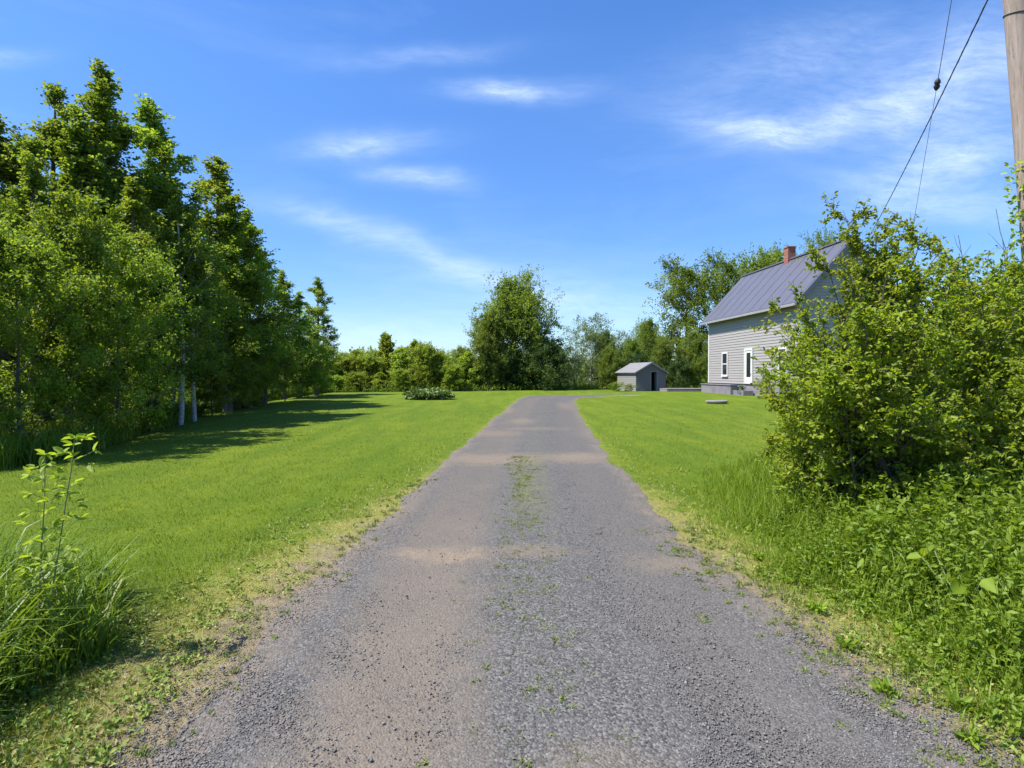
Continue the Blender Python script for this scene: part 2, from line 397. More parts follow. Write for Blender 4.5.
def gravel_mat():
    m, T, b = M_new("gravel_road")
    uv = T.node('ShaderNodeUVMap').outputs[0]                  # u: metres across from the middle, v: metres along
    tc = T.node('ShaderNodeTexCoord'); o = tc.outputs['Object']
    sp = T.node('ShaderNodeSeparateXYZ'); T.l.new(uv, sp.inputs[0]); u, v = sp.outputs[0], sp.outputs[1]
    vo = T.node('ShaderNodeTexVoronoi'); T.l.new(o, vo.inputs['Vector']); vo.inputs['Scale'].default_value = 80; vo.inputs['Randomness'].default_value = 1
    vs = T.node('ShaderNodeTexVoronoi'); T.l.new(o, vs.inputs['Vector']); vs.inputs['Scale'].default_value = 130
    r1 = T.node('ShaderNodeSeparateColor'); T.l.new(vo.outputs['Color'], r1.inputs[0])
    r2 = T.node('ShaderNodeSeparateColor'); T.l.new(vs.outputs['Color'], r2.inputs[0])
    coarse = stone_cols(T, r1.outputs[0]); finec = T.ramp(r2.outputs[0], [(0, (.058, .053, .047)), (.5, (.110, .099, .087)), (1, (.185, .168, .148))])
    nb = T.noise(o, 1.1, 4, .6); nm = T.noise(o, 4, 5, .65)
    # compacted, finer wheel tracks
    def band(c, w, a=1.0):
        d = T.math('ABSOLUTE', T.math('SUBTRACT', u, c)); d = T.math('MULTIPLY_ADD', T.math('SUBTRACT', nm, .5), .5, d)
        return T.math('MULTIPLY', T.rng(d, w * .45, w * 1.15, 1, 0), a)
    tl = band(-.80, .50); trr = band(.98, .45, .75)
    track = T.math('MAXIMUM', tl, trr)
    c = T.mix(T.math('MULTIPLY', track, .8), coarse, finec)
    tan = T.ramp(T.noise(o, 35, 5, .7), [(.3, (.145, .112, .078)), (.7, (.265, .21, .15))])
    tf = T.math('MULTIPLY', tl, T.rng(v, 2.5, 9, .62, .20))
    tf = T.math('MULTIPLY', tf, T.rng(nb, .35, .65, .5, 1.0))
    # bare tan patches: x, y, rx, ry, strength
    for x0, y0, rx, ry, st in [(-.62, 5.25, .55, .34, .95), (.1, 5.35, .5, .25, .5), (1.45, 5.0, .5, .28, .55), (2.0, 3.95, .42, .40, .75), (-.4, 11.2, 1.5, .9, .75), (1.3, 11.4, 1.2, .8, .75), (-.55, 15.8, .9, 1.0, .6),
                               (.3, 19.5, .5, 1.2, .6), (-.3, 24.5, .5, 2.2, .65), (.6, 17, 1.3, .5, .4), (2.2, 15.5, .5, 1.6, .5), (1.9, 10.2, .3, 2.2, .5), (-1.5, 4.5, .28, 1.6, .5), (-1.3, 7.6, .25, 2.0, .45), (.35, 2.3, .35, .3, .35), (2.5, 27, .5, 3, .4)]:
        mp = T.mapping(o, (1 / rx, 1 / ry, 0), (-x0 / rx, -y0 / ry, 0))
        ln = T.node('ShaderNodeVectorMath', operation='LENGTH'); T.l.new(mp, ln.inputs[0])
        dd = T.math('MULTIPLY_ADD', T.math('SUBTRACT', nm, .5), 1.6, ln.outputs['Value'])
        tf = T.math('MAXIMUM', tf, T.rng(dd, .35, 1.2, st, 0))
    edge = T.math('MULTIPLY', T.node('ShaderNodeAttribute', attribute_name='rim').outputs['Fac'], T.rng(nm, .35, .6, .1, .8))
    tf = T.math('MAXIMUM', tf, edge)
    c = T.mix(tf, c, tan)
    mid = T.math('MULTIPLY', band(.08, .30), T.rng(v, 6, 7.6)); mid = T.math('MULTIPLY', mid, T.rng(v, 9, 12.5, 1, .25))
    c = T.mix(T.math('MULTIPLY', mid, T.rng(nm, .4, .6, .05, .5)), c, (.16, .16, .05))
    c = T.mix(T.rng(nb, .35, .7, 0, .22), c, (.14, .13, .12))
    T.l.new(c, b.inputs['Base Color']); b.inputs['Roughness'].default_value = .92; b.inputs['Specular IOR Level'].default_value = .2
    hgt = T.math('ADD', T.math('MULTIPLY', vo.outputs['Distance'], T.math('MULTIPLY_ADD', tf, .6, -1.0)), T.math('MULTIPLY', vs.outputs['Distance'], -.35))
    bp = T.node('ShaderNodeBump'); bp.inputs['Strength'].default_value = .55; bp.inputs['Distance'].default_value = .014
    T.l.new(hgt, bp.inputs['Height']); T.l.new(bp.outputs[0], b.inputs['Normal'])
    return m

def pebble_mat():
    m, T, b = M_new("loose_stone")
    at = T.node('ShaderNodeAttribute', attribute_name='rnd')
    T.l.new(stone_cols(T, at.outputs['Fac'], .82), b.inputs['Base Color']); b.inputs['Roughness'].default_value = .85
    b.inputs['Specular IOR Level'].default_value = .25
    return m

def siding_mat(name, col):
    m, T, b = M_new(name)
    tc = T.node('ShaderNodeTexCoord'); n = T.noise(T.mapping(tc.outputs['Object'], (1, .35, 6)), 4, 4, .6)
    T.l.new(T.ramp(n, [(.3, tuple(c * .93 for c in col)), (.7, tuple(c * 1.05 for c in col))]), b.inputs['Base Color'])
    b.inputs['Roughness'].default_value = .6
    return m

def brick_mat():
    m, T, b = M_new("brick")
    tc = T.node('ShaderNodeTexCoord'); br = T.node('ShaderNodeTexBrick'); T.l.new(T.mapping(tc.outputs['Object'], (1, 1, 1), rot=(math.pi / 2, 0, .6)), br.inputs['Vector'])
    br.inputs['Scale'].default_value = 4; br.inputs['Color1'].default_value = (.26, .085, .050, 1); br.inputs['Color2'].default_value = (.22, .062, .035, 1)
    br.inputs['Mortar'].default_value = (.35, .28, .24, 1); br.inputs['Mortar Size'].default_value = .012
    T.l.new(br.outputs[0], b.inputs['Base Color']); b.inputs['Roughness'].default_value = .85
    return m

def glass_mat():
    m, T, b = M_new("window_glass")
    b.inputs['Base Color'].default_value = (.02, .025, .035, 1); b.inputs['Roughness'].default_value = .06; b.inputs['Specular IOR Level'].default_value = .6
    return m

def pole_mat():
    m, T, b = M_new("pole_wood")
    tc = T.node('ShaderNodeTexCoord'); o = tc.outputs['Object']
    g = T.noise(T.mapping(o, (9, 9, .35)), 4, 7, .7); k = T.noise(o, 2.5, 4, .6); sp = T.noise(T.mapping(o, (1, 1, .5)), 26, 3, .6)
    c = T.ramp(g, [(.28, (.13, .10, .080)), (.45, (.27, .215, .175)), (.65, (.37, .30, .25)), (.8, (.45, .38, .32))])
    c = T.mix(T.rng(k, .45, .7, 0, .5), c, (.29, .20, .15))
    c = T.mix(T.rng(sp, .66, .72, 0, .8), c, (.07, .05, .04))
    T.l.new(c, b.inputs['Base Color']); b.inputs['Roughness'].default_value = .85
    bp = T.node('ShaderNodeBump'); bp.inputs['Strength'].default_value = .5; bp.inputs['Distance'].default_value = .01
    T.l.new(g, bp.inputs['Height']); T.l.new(bp.outputs[0], b.inputs['Normal'])
    return m

# ------------------------------------------------------------------ ground and drive
rng = np.random.default_rng(7)

def scrub_amount(x, y):
    """1 where the ground is rank growth instead of mown lawn"""
    bl = np.interp(y, [0, 8, 10.2, 11.9, 16.5, 23, 31, 40, 48, 60], [-11, -9.2, -8.8, -8.5, -10.2, -12.0, -13.2, -13.5, -12, -10])
    left = ss(0, .7, bl - x + .25 * np.sin(y * 2.3))
    back = ss(0, 1.5, y - np.interp(x, [-14, -9, -5, 5, 10, 16], [41.5, 42.5, 43.5, 49, 50, 52]))
    rb = np.interp(y, [2, 4.8, 6, 8, 9.5, 11], [2.6, 2.5, 2.8, 3.4, 3.9, 6.0])
    right = ss(0, .5, x - rb) * (1 - ss(10, 11.5, y))
    fl = (1 - ss(.0, .9, np.hypot((x + 3.2) / .95, (y - 3.2) / 1.3) - .45))
    return np.maximum.reduce([left, back, right, fl])

def build_ground():
    def axis(segs):
        out = [segs[0][0]]
        for a, b, st in segs: out += list(np.linspace(a, b, max(2, int(round((b - a) / st)) + 1))[1:])
        return np.array(out)
    xs = axis([(-900, -100, 80), (-100, -24, 6), (-24, -5, .5), (-5, 6, .1), (6, 24, .5), (24, 100, 6), (100, 900, 80)])
    ys = axis([(-300, -20, 40), (-20, 0, 1), (0, 12, .12), (12, 60, .5), (60, 140, 6), (140, 1500, 90)])
    X, Y = np.meshgrid(xs, ys); Z = H(X, Y)
    V = np.stack([X, Y, Z], -1).reshape(-1, 3); nx, ny = len(xs), len(ys)
    i = np.arange(nx * ny).reshape(ny, nx)
    Q = np.stack([i[:-1, :-1], i[:-1, 1:], i[1:, 1:], i[1:, :-1]], -1).reshape(-1, 4)
    x, y = V[:, 0], V[:, 1]
    me = np_mesh("lawn", V, Q, None, ground_mat(), {"edge": ('POINT', np.clip(edge_dist(x, y), -1, 3) - .25 * ss(8, 30, y) * 0), "scrub": ('POINT', scrub_amount(x, y))}, smooth=True)
    tag(link("lawn", me), kind="structure")

def build_drive():
    ys = np.concatenate([np.linspace(-12, 0, 30)[:-1], np.linspace(0, 12, 400)[:-1], np.linspace(12, 37.6, 340)])
    n = 41; t = np.linspace(0, 1, n)
    l = dl(ys) + wig(ys, 0.3); r = dr(ys) + wig(ys, 1.9)
    X = l[:, None] * (1 - t) + r[:, None] * t; Y = np.repeat(ys[:, None], n, 1)
    Y = Y + (np.clip((X - 4.5) / 4, 0, 1)) * 1.2 * (ys[:, None] > 30)      # the branch towards the shed bends back a little
    crown = .012 * np.sin(np.pi * t)[None] - .012 * (np.exp(-((t - .28) / .09) ** 2) + np.exp(-((t - .72) / .09) ** 2))[None]
    Z = H(X, Y) + .008 + crown + .004 * np.sin(X * 9 + Y * 3) * np.sin(Y * 5)
    Z[:, 0] -= .02; Z[:, -1] -= .02
    V = np.stack([X, Y, Z], -1).reshape(-1, 3); i = np.arange(len(ys) * n).reshape(len(ys), n)
    Q = np.stack([i[:-1, :-1], i[:-1, 1:], i[1:, 1:], i[1:, :-1]], -1).reshape(-1, 4)
    c = (dl(ys) + dr(ys)) / 2
    uv = np.stack([X - c[:, None], Y], -1).reshape(-1, 2)
    d = np.minimum(X - l[:, None], r[:, None] - X); rim = (1 - ss(0, .45, d)).reshape(-1)
    me = np_mesh("driveway", V, Q, None, gravel_mat(), {"rim": ('POINT', rim)}, smooth=True, uv=uv)
    tag(link("driveway", me), kind="structure")

build_ground(); build_drive()

# ------------------------------------------------------------------ house
def house():
    root = tag(link("wooden_house", None, loc=(15.1, 31.5, 0.2), rotz=math.radians(4)),
               "two storey grey clapboard house with grey roof and brick chimney beyond the leafy bushes", "house")
    W_, LN, ZF, ZE, ZR = 5.3, 12.0, 0.78, 5.50, 8.40            # local heights above 0.2
    sid = siding_mat("grey_siding", (.315, .293, .28)); white = plain("white_trim", (.60, .59, .57), .5, .05)
    found = plain("concrete", (.21, .195, .21), .85, .15, 5); roofm = plain("roof_metal", (.105, .104, .125), .42, .12, 1.2, stretch=(1, 6, 1))
    fascia = plain("dark_fascia", (.10, .11, .15), .5); glass = glass_mat(); brick = brick_mat(); door_m = plain("door_paint", (.70, .68, .62), .5, .08)
    # clapboard walls, real lapped boards
    bh = .17
    def long_wall(x, s):
        m = MB(); z = ZF
        while z < ZE:
            z1 = min(z + bh, ZE)
            m.add([(x + s * .028, 0, z), (x + s * .028, LN, z), (x + s * .004, LN, z1), (x + s * .004, 0, z1), (x, 0, z), (x, LN, z)],
                  [(0, 1, 2, 3), (4, 5, 1, 0)]); z = z1
        return m
    long_wall(0, -1).build("wall", sid, root); long_wall(W_, 1).build("wall", sid, root)
    def gable(y, s):
        m = MB(); z = ZF
        def hw(zz): return W_ / 2 if zz <= ZE else W_ / 2 * (ZR - zz) / (ZR - ZE)
        while z < ZR - .02:
            z1 = min(z + bh, ZR - .01); a, b = hw(z), hw(z1); c = W_ / 2
            m.add([(c - a, y + s * .028, z), (c + a, y + s * .028, z), (c + b, y + s * .004, z1), (c - b, y + s * .004, z1), (c - a, y, z), (c + a, y, z)],
                  [(0, 1, 2, 3), (4, 5, 1, 0)]); z = z1
        return m
    gable(0, -1).build("wall", sid, root); gable(LN, 1).build("wall", sid, root)
    m = MB(); m.box(.03, W_ - .03, .03, LN - .03, -.3, ZF); m.build("foundation", found, root)
    m = MB()
    for x0, x1, y0, y1 in ((-.045, .10, -.045, .10), (W_ - .10, W_ + .045, -.045, .10), (-.045, .10, LN - .10, LN + .045), (W_ - .10, W_ + .045, LN - .10, LN + .045)):
        mm = MB(); mm.box(x0, x1, y0, y1, ZF, ZE - .02); mm.build("corner_board", white, root)
    # roof with seams
    sl = (ZR - ZE) / (W_ / 2); ov = .42; th = .10; oy = .38
    rm = MB()
    for s in (-1, 1):
        c = W_ / 2; xe = c + s * (W_ / 2 + ov); ze = ZR + .12 - sl * (W_ / 2 + ov)
        rm.add([(c, -oy, ZR + .12), (xe, -oy, ze), (xe, LN + oy, ze), (c, LN + oy, ZR + .12), (c, -oy, ZR + .12 - th), (xe, -oy, ze - th), (xe, LN + oy, ze - th), (c, LN + oy, ZR + .12 - th)],
               [(0, 1, 2, 3), (7, 6, 5, 4), (0, 4, 5, 1), (1, 5, 6, 2), (2, 6, 7, 3)])
        y = -oy + .15
        while y < LN + oy:
            rm.add([(c + s * .02, y, ZR + .13), (xe, y, ze + .006), (xe, y + .035, ze + .006), (c + s * .02, y + .035, ZR + .13),
                    (c + s * .02, y, ZR + .14), (xe, y, ze + .016), (xe, y + .035, ze + .016), (c + s * .02, y + .035, ZR + .14)],
                   [(4, 5, 6, 7), (0, 1, 5, 4), (2, 3, 7, 6), (1, 2, 6, 5)]); y += 1.3
    rf = rm.build("roof", roofm, root)
    m = MB()
    for s in (-1, 1):
        c = W_ / 2; xe = c + s * (W_ / 2 + ov)
        for yy in (-oy - .03, LN + oy + .003):
            mm = MB(); z0 = ZR + .13; ze = z0 - sl * (W_ / 2 + ov)
            mm.prism([(c, z0), (xe, ze), (xe, ze - .26), (c, z0 - .28)], yy, yy + .027); mm.build("barge_board", fascia, root)
        g = MB(); ze = ZR + .02 - sl * (W_ / 2 + ov); g.box(min(xe, xe + s * .09) + s * .003, max(xe, xe + s * .09) + s * .003, -oy, LN + oy, ze - .10, ze + .03); g.build("gutter", plain("gutter_paint", (.28, .27, .26), .4), root)
    m = MB(); m.box(W_ / 2 - .12, W_ / 2 + .12, -oy, LN + oy, ZR + .10, ZR + .185); m.build("ridge_cap", roofm, root)
    # chimney
    yc = 5.9; m = MB(); m.box(W_ / 2 - .24, W_ / 2 + .24, yc - .24, yc + .24, ZR - .6, ZR + .86)
    ch = m.build("chimney", brick, root)
    m = MB(); m.box(W_ / 2 - .28, W_ / 2 + .28, yc - .28, yc + .28, ZR + .863, ZR + .93); m.build("chimney_cap", plain("cap_brick", (.34, .14, .09), .85), ch)
    # windows on the long wall (y0,y1,z0,z1)
    def window(y0, y1, z0, z1, x=-.03, s=-1, side='x'):
        def bx(m, a0, a1, zz0, zz1, d0, d1):
            if side == 'x': m.box(min(x + s * d0, x + s * d1), max(x + s * d0, x + s * d1), a0, a1, zz0, zz1)
            else: m.box(a0, a1, min(x + s * d0, x + s * d1), max(x + s * d0, x + s * d1), zz0, zz1)
        f = MB(); w = .11
        bx(f, y0, y0 + w, z0, z1, 0, .05); bx(f, y1 - w, y1, z0, z1, 0, .05); bx(f, y0 + w, y1 - w, z1 - w, z1, 0, .052); bx(f, y0 + w, y1 - w, z0, z0 + w * .7, 0, .052)
        zm = (z0 + z1) / 2; bx(f, y0 + w, y1 - w, zm - .035, zm + .035, 0, .04)
        win = f.build("window", white, root)
        p = MB(); bx(p, y0 + w, y1 - w, z0 + w * .7, zm - .035, .002, .012); bx(p, y0 + w, y1 - w, zm + .035, z1 - w, .002, .022); p.build("pane", glass, win)
        q = MB(); bx(q, y0 - .04, y1 + .04, z0 - .06, z0, 0, .09); q.build("sill", white, win)
    window(8.7, 9.62, 1.28, 2.88)
    window(1.2, 2.1, 1.28, 2.88)
    window(.9, 1.9, 1.3, 2.9, -.03, -1, 'y'); window(3.3, 4.3, 1.3, 2.9, -.03, -1, 'y')
    # door with a glass upper half
    d = MB(); d.box(-.09, -.03, 5.15, 5.27, .80, 2.86); d.box(-.09, -.03, 6.13, 6.25, .80, 2.86); d.box(-.092, -.03, 5.15, 6.25, 2.86, 2.99)
    fr = d.build("door_frame", white, root)
    d = MB(); d.box(-.06, -.031, 5.27, 6.13, .80, 1.2); d.box(-.06, -.031, 5.27, 5.42, 1.2, 2.86); d.box(-.06, -.031, 5.98, 6.13, 1.2, 2.86); d.box(-.06, -.031, 5.42, 5.98, 2.72, 2.86)
    dd = d.build("door", door_m, root)
    p = MB(); p.box(-.048, -.036, 5.42, 5.98, 1.2, 2.72); p.build("door_glass", glass, dd)
    k = MB(); k.box(-.11, -.062, 5.33, 5.37, 1.35, 1.42); k.build("door_handle", fascia, dd)
    # step platform and small awning post along the wall
    deckm = plain("deck_boards", (.19, .175, .20), .75, .2, 2, stretch=(8, 1, 1))
    st = MB(); st.box(-.52, -.06, 7.2, 12.1, -.2, .66); st.box(-.57, -.061, 7.15, 12.15, .663, .72); st.build("porch_step", deckm, root)
    st = MB(); st.box(-.7, -.07, 5.0, 6.4, -.2, .38); st.build("porch_step", deckm, root)
    return root
house()

def deck():
    r = tag(link("wooden_deck", None, loc=(13.1, 45.2, .22), rotz=math.radians(3)), "low pale plank deck on the grass between the shed and the house", "deck")
    dm = plain("pale_boards", (.21, .19, .20), .8, .15, 2)
    b = MB()
    for i in range(14): b.box(-1.75, 1.75, -1 + i * .145, -1 + i * .145 + .135, .26, .30)
    b.build("deck_boards", dm, r)
    b = MB(); b.box(-1.74, 1.74, -.99, -.95, .03, .258); b.box(-1.74, -1.70, -.949, 1.0, .03, .258); b.box(1.70, 1.74, -.949, 1.0, .03, .258); b.build("skirt", dm, r)
    for x in (-1.6, 0, 1.6):
        b = MB(); b.box(x - .05, x + .05, -.94, -.84, -.1, .257); b.build("post", dm, r)
deck()

def shed():
    r = tag(link("garden_shed", None, loc=(10.65, 46.0, .27), rotz=math.radians(11)), "small grey gabled shed with a dark open doorway at the end of the drive", "shed")
    side = siding_mat("shed_siding", (.25, .24, .225)); front = plain("shed_front", (.13, .128, .15), .8, .15, 3, stretch=(6, 1, 1))
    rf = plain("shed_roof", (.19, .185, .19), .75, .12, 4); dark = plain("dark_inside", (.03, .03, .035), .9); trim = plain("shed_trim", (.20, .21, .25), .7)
    w, L, ze, zr = 1.2, 3.9, 1.50, 2.18
    for s in (-1, 1):
        m = MB(); z = .02
        while z < ze:
            z1 = min(z + .15, ze); x = s * w
            m.add([(x + s * .022, 0.02, z), (x + s * .022, L, z), (x + s * .003, L, z1), (x + s * .003, 0.02, z1), (x, 0.02, z), (x, L, z)], [(0, 1, 2, 3), (4, 5, 1, 0)]); z = z1
        m.build("wall", side, r)
    d0, d1, dh = .02, .52, 1.50
    m = MB()
    m.box(-w, d0, 0, .04, 0, ze); m.box(d1, w, 0, .04, 0, ze)
    m.prism([(-w, ze), (w, ze), (0, zr)], 0.0, .04)
    m.build("front_wall", front, r)
    m = MB(); m.box(-w, w, L - .04, L, 0, ze); m.prism([(-w, ze), (w, ze), (0, zr)], L - .04, L); m.build("back_wall", front, r)
    m = MB(); m.box(d0 - .06, d0, -.02, -.002, 0, dh); m.box(d1, d1 + .06, -.02, -.002, 0, dh); m.box(d0 - .06, d1 + .06, -.021, -.002, dh - .02, dh + .05); m.build("door_frame", trim, r)
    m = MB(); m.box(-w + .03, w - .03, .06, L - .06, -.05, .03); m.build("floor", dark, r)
    m = MB(); m.box(d1 - .03, d1, .05, .50, .04, dh - .06); m.build("door", trim, r)
    for s in (-1, 1):
        m = MB(); k = (zr - ze) / w; xe = s * (w + .18); z0 = zr + .06; zz = z0 - k * (w + .18)
        m.add([(0, -.18, z0), (xe, -.18, zz), (xe, L + .15, zz), (0, L + .15, z0), (0, -.18, z0 - .05), (xe, -.18, zz - .05), (xe, L + .15, zz - .05), (0, L + .15, z0 - .05)],
              [(0, 1, 2, 3), (7, 6, 5, 4), (0, 4, 5, 1), (1, 5, 6, 2), (2, 6, 7, 3)])
        m.build("roof_slope", rf, r)
        b = MB(); b.prism([(0, z0 - .0), (xe, zz - .0), (xe, zz - .11), (0, z0 - .12)], -.205, -.182); b.build("barge_board", trim, r)
shed()

def well_cover():
    x, y = pg(717, 404); z = float(H(x, y))
    r = tag(link("well_cover", None, loc=(x, y, z)), "round grey concrete well cover lying on the lawn in front of the house", "well cover")
    cm = plain("old_concrete", (.20, .19, .175), .9, .2, 5)
    def disc(r0, z0, z1, nm, bev):
        m = MB(); n = 28; a = [2 * math.pi * i / n for i in range(n)]
        ring = lambda rr, zz: [(rr * math.cos(t), rr * math.sin(t), zz) for t in a]
        rs = [ring(r0, z0), ring(r0, z1 - bev), ring(r0 - bev, z1)]
        m.add(sum(rs, []), [tuple(range(2 * n, 3 * n))] + [(j * n + i, j * n + (i + 1) % n, (j + 1) * n + (i + 1) % n, (j + 1) * n + i) for j in range(2) for i in range(n)])
        m.build(nm, cm, r)
    disc(.46, -.05, .08, "casing", .01); disc(.52, .081, .15, "lid", .02)
well_cover()

# ------------------------------------------------------------------ utility pole and wires
def catenary(a, b, sag, n=40):
    a = np.array(a, float); b = np.array(b, float); t = np.linspace(0, 1, n)[:, None]
    p = a * (1 - t) + b * t; p[:, 2] -= sag * 4 * (t * (1 - t))[:, 0]
    return p
def tube_mesh(name, P, r, k, mat):
    v, q = tubes(P[None], np.broadcast_to(r, len(P))[None].astype(float), k); return np_mesh(name, v, q, None, mat, smooth=True)

def pole():
    base = (6.86, 7.6); 
    r = tag(link("utility_pole", None, loc=(base[0], base[1], float(H(*base)))), "weathered brown wooden utility pole leaning slightly at the right edge", "utility pole")
    n = 60; z = np.linspace(-.3, 10.2, n)
    P = np.stack([-.088 * np.maximum(z, 0) + .02 * np.sin(z * .5), 0 * z, z], 1)
    R = .158 - .0042 * z
    pm = pole_mat(); th = np.arange(24) / 24 * 2 * np.pi
    v, q = tubes(P[None], R[None], 24)
    link("pole_shaft", np_mesh("pole_shaft", v, q, None, pm, smooth=True), r)
    steel = plain("galvanised_steel", (.12, .115, .115), .7, .15, 8, metal=.3); dark = plain("rubber_black", (.02, .02, .024), .5)
    def at(zz): return -.088 * zz + .02 * math.sin(zz * .5)
    # steel band seen near the top of the picture, and staples
    for zz in (5.98, 7.0):
        t = np.linspace(0, 2 * np.pi, 33); rr = .158 - .0042 * zz + .004
        Pb = np.stack([at(zz) + rr * np.cos(t), rr * np.sin(t), zz + 0.03 * np.sin(t)], 1)
        link("steel_band", tube_mesh("steel_band", Pb, .008, 6, steel), r)
    b = MB(); b.box(at(7.0) - .16, at(7.0) - .12, -.02, .02, 6.93, 7.0); b.build("wire_hook", steel, r)
    b = MB(); x9 = at(9.4); b.box(x9 - .9, x9 + .9, -.22, -.12, 9.35, 9.47); b.build("crossarm", pm, r, bevel=.005)
    for xx in (-.75, .75, .25):
        t = np.array([[x9 + xx, -.17, 9.47], [x9 + xx, -.17, 9.52], [x9 + xx, -.17, 9.56], [x9 + xx, -.17, 9.60]]); 
        link("insulator", tube_mesh("insulator", t, np.array([.02, .045, .03, .02]), 10, plain("porcelain", (.25, .13, .08), .2)), r)
    # drop wire to the house gable
    hz = float(H(*base))
    A = (base[0] + at(7.0) + .04, base[1] - .14, 6.98 + hz); B = (17.55, 31.2, 7.15)
    w = tube_mesh("service_wire", catenary(A, B, .28), .011, 6, dark)
    o = tag(link("service_wire", w), "thick black cable running from the pole down to the house gable", "cable")
    n = 90; P = catenary(A, B, .28, 400); t = np.linspace(0, 1, 400); ph = t * 400 / 1.5
    P[:, 2] += .009 * np.cos(ph); P[:, 0] += .009 * np.sin(ph)
    link("messenger_strand", tube_mesh("messenger_strand", P, .006, 4, dark), o)
    # guy wire with strain insulator
    A = np.array((base[0] + at(9.6) + .0, base[1] - .1, 9.6 + hz)); B = np.array((7.85, 12.9, .15))
    g = tag(link("guy_wire", None, loc=tuple(A)), "thin grey guy wire with a dark egg insulator left of the pole", "guy wire")
    f = .373; C = A * (1 - f) + B * f; d = unit(B - A)
    for p, q_ in ((A, C - d * .06), (C + d * .06, B)):
        link("strand", tube_mesh("strand", np.array([p, (p + q_) / 2, q_]) - A, .006 if p is A else .004, 5, plain("grey_wire", (.16, .16, .17), .5)), g)
    s = np.linspace(-.09, .09, 9); rr = np.array([.012, .03, .042, .046, .032, .046, .042, .03, .012])
    link("strain_insulator", tube_mesh("strain_insulator", C - A + d * s[:, None], rr, 12, plain("brown_porcelain", (.035, .03, .03), .45)), g)
pole()

# ------------------------------------------------------------------ trees
def mk_tree(seed, Hh, R, cb, prof, nl, e0, e1, n2, n3, nlf, lf, r0, leafm, bark, up=.10, gap=.12, twigs=False, fine=False, lean=.04, tipr=.034, nname="tree"):
    rg = np.random.default_rng(seed)
    n = 16; z = np.linspace(0, 1, n)
    tr = np.stack([np.cumsum(rg.normal(0, lean, n)) * Hh / n, np.cumsum(rg.normal(0, lean, n)) * Hh / n, z * Hh * .97], 1); tr -= tr[0]
    parts = [tubes(tr[None], (r0 * (1 - z * .93) + .006)[None], 8)]
    s = ((np.arange(nl) + rg.uniform(0, 1, nl)) / nl) ** 1.08; s = s[rg.uniform(size=nl) > gap]; m = len(s)
    t = cb + (1 - cb) * s
    P0 = np.stack([np.interp(t, z, tr[:, i]) for i in range(3)], 1)
    az = np.arange(m) * 2.39996 + rg.normal(0, .5, m); el = np.radians(e0 + (e1 - e0) * s + rg.normal(0, 9, m))
    D = np.stack([np.cos(az) * np.cos(el), np.sin(az) * np.cos(el), np.sin(el)], 1)
    L = R * prof(s) * rg.uniform(.5, 1.28, m) / np.maximum(np.cos(el), .75) + .03
    lb = grow(rg, P0, D, L, 7, up, .10)
    rl = r0 * (1 - t * .9) * .38
    parts.append(tubes(lb, np.linspace(1, .2, 7)[None] * rl[:, None], 5))
    p, d, par, s2 = children(rg, lb, n2, .22, 1.0, .75)
    L2 = (L[par] * .46 * (1.15 - s2 * .6) + tipr * R) * rg.uniform(.45, 1.5, len(par))
    b2 = grow(rg, p, d, L2, 5, up * .8, .14)
    parts.append(tubes(b2, np.linspace(1, .25, 5)[None] * (rl[par] * .35 + .002)[:, None], 3))
    p, d, par3, s3 = children(rg, b2, n3, .2, 1.0, .8)
    L3 = (L2[par3] * .44 + tipr * .6 * R) * rg.uniform(.6, 1.4, len(par3))
    b3 = grow(rg, p, d, L3, 4, up * .5, .18)
    if twigs: parts.append(tubes(b3, np.linspace(1, .4, 4)[None] * np.full((len(b3), 1), .0022), 3))
    p, d, par4, s4 = children(rg, b3, nlf, .05, 1.0, .9)
    keep = rg.uniform(size=len(p)) < np.clip(L[par][par3][par4] / (.42 * R), .16, 1); p, d, par4 = p[keep], d[keep], par4[keep]
    p = p + rg.normal(0, lf * .5, p.shape)
    lv = (rg.uniform(.1, .9, m)[par] * .6 + rg.uniform(.1, .9, len(par)) * .4)[par3][par4]
    item = leaves(rg, p, d, lf, .78, .30, .25, fine, lv)
    v, q = join(parts)
    return np_mesh(nname + "_wood", v, q, None, bark, smooth=True), leafmesh(nname + "_leaves", item, leafm), float(np.percentile(item[0][:, 2], 99.9)), R

col_prof = lambda s: (np.minimum(1, .55 + s * 2.2)) * (1 - s) ** .75 + .10
pop_prof = lambda s: np.minimum(1, .60 + s * 1.6) * (1 - s) ** .90 + .02
cone_prof = lambda s: (1 - s) ** .95 * np.minimum(1, .75 + s * 1.5) + .03
round_prof = lambda s: np.sqrt(np.clip(1 - (s * 2 - .85) ** 2 / 1.33, 0, 1)) * .95 + .10
egg_prof = lambda s: np.sqrt(np.clip(1 - (s * 1.75 - .62) ** 2 / 1.3, 0, 1)) * .95 + .08

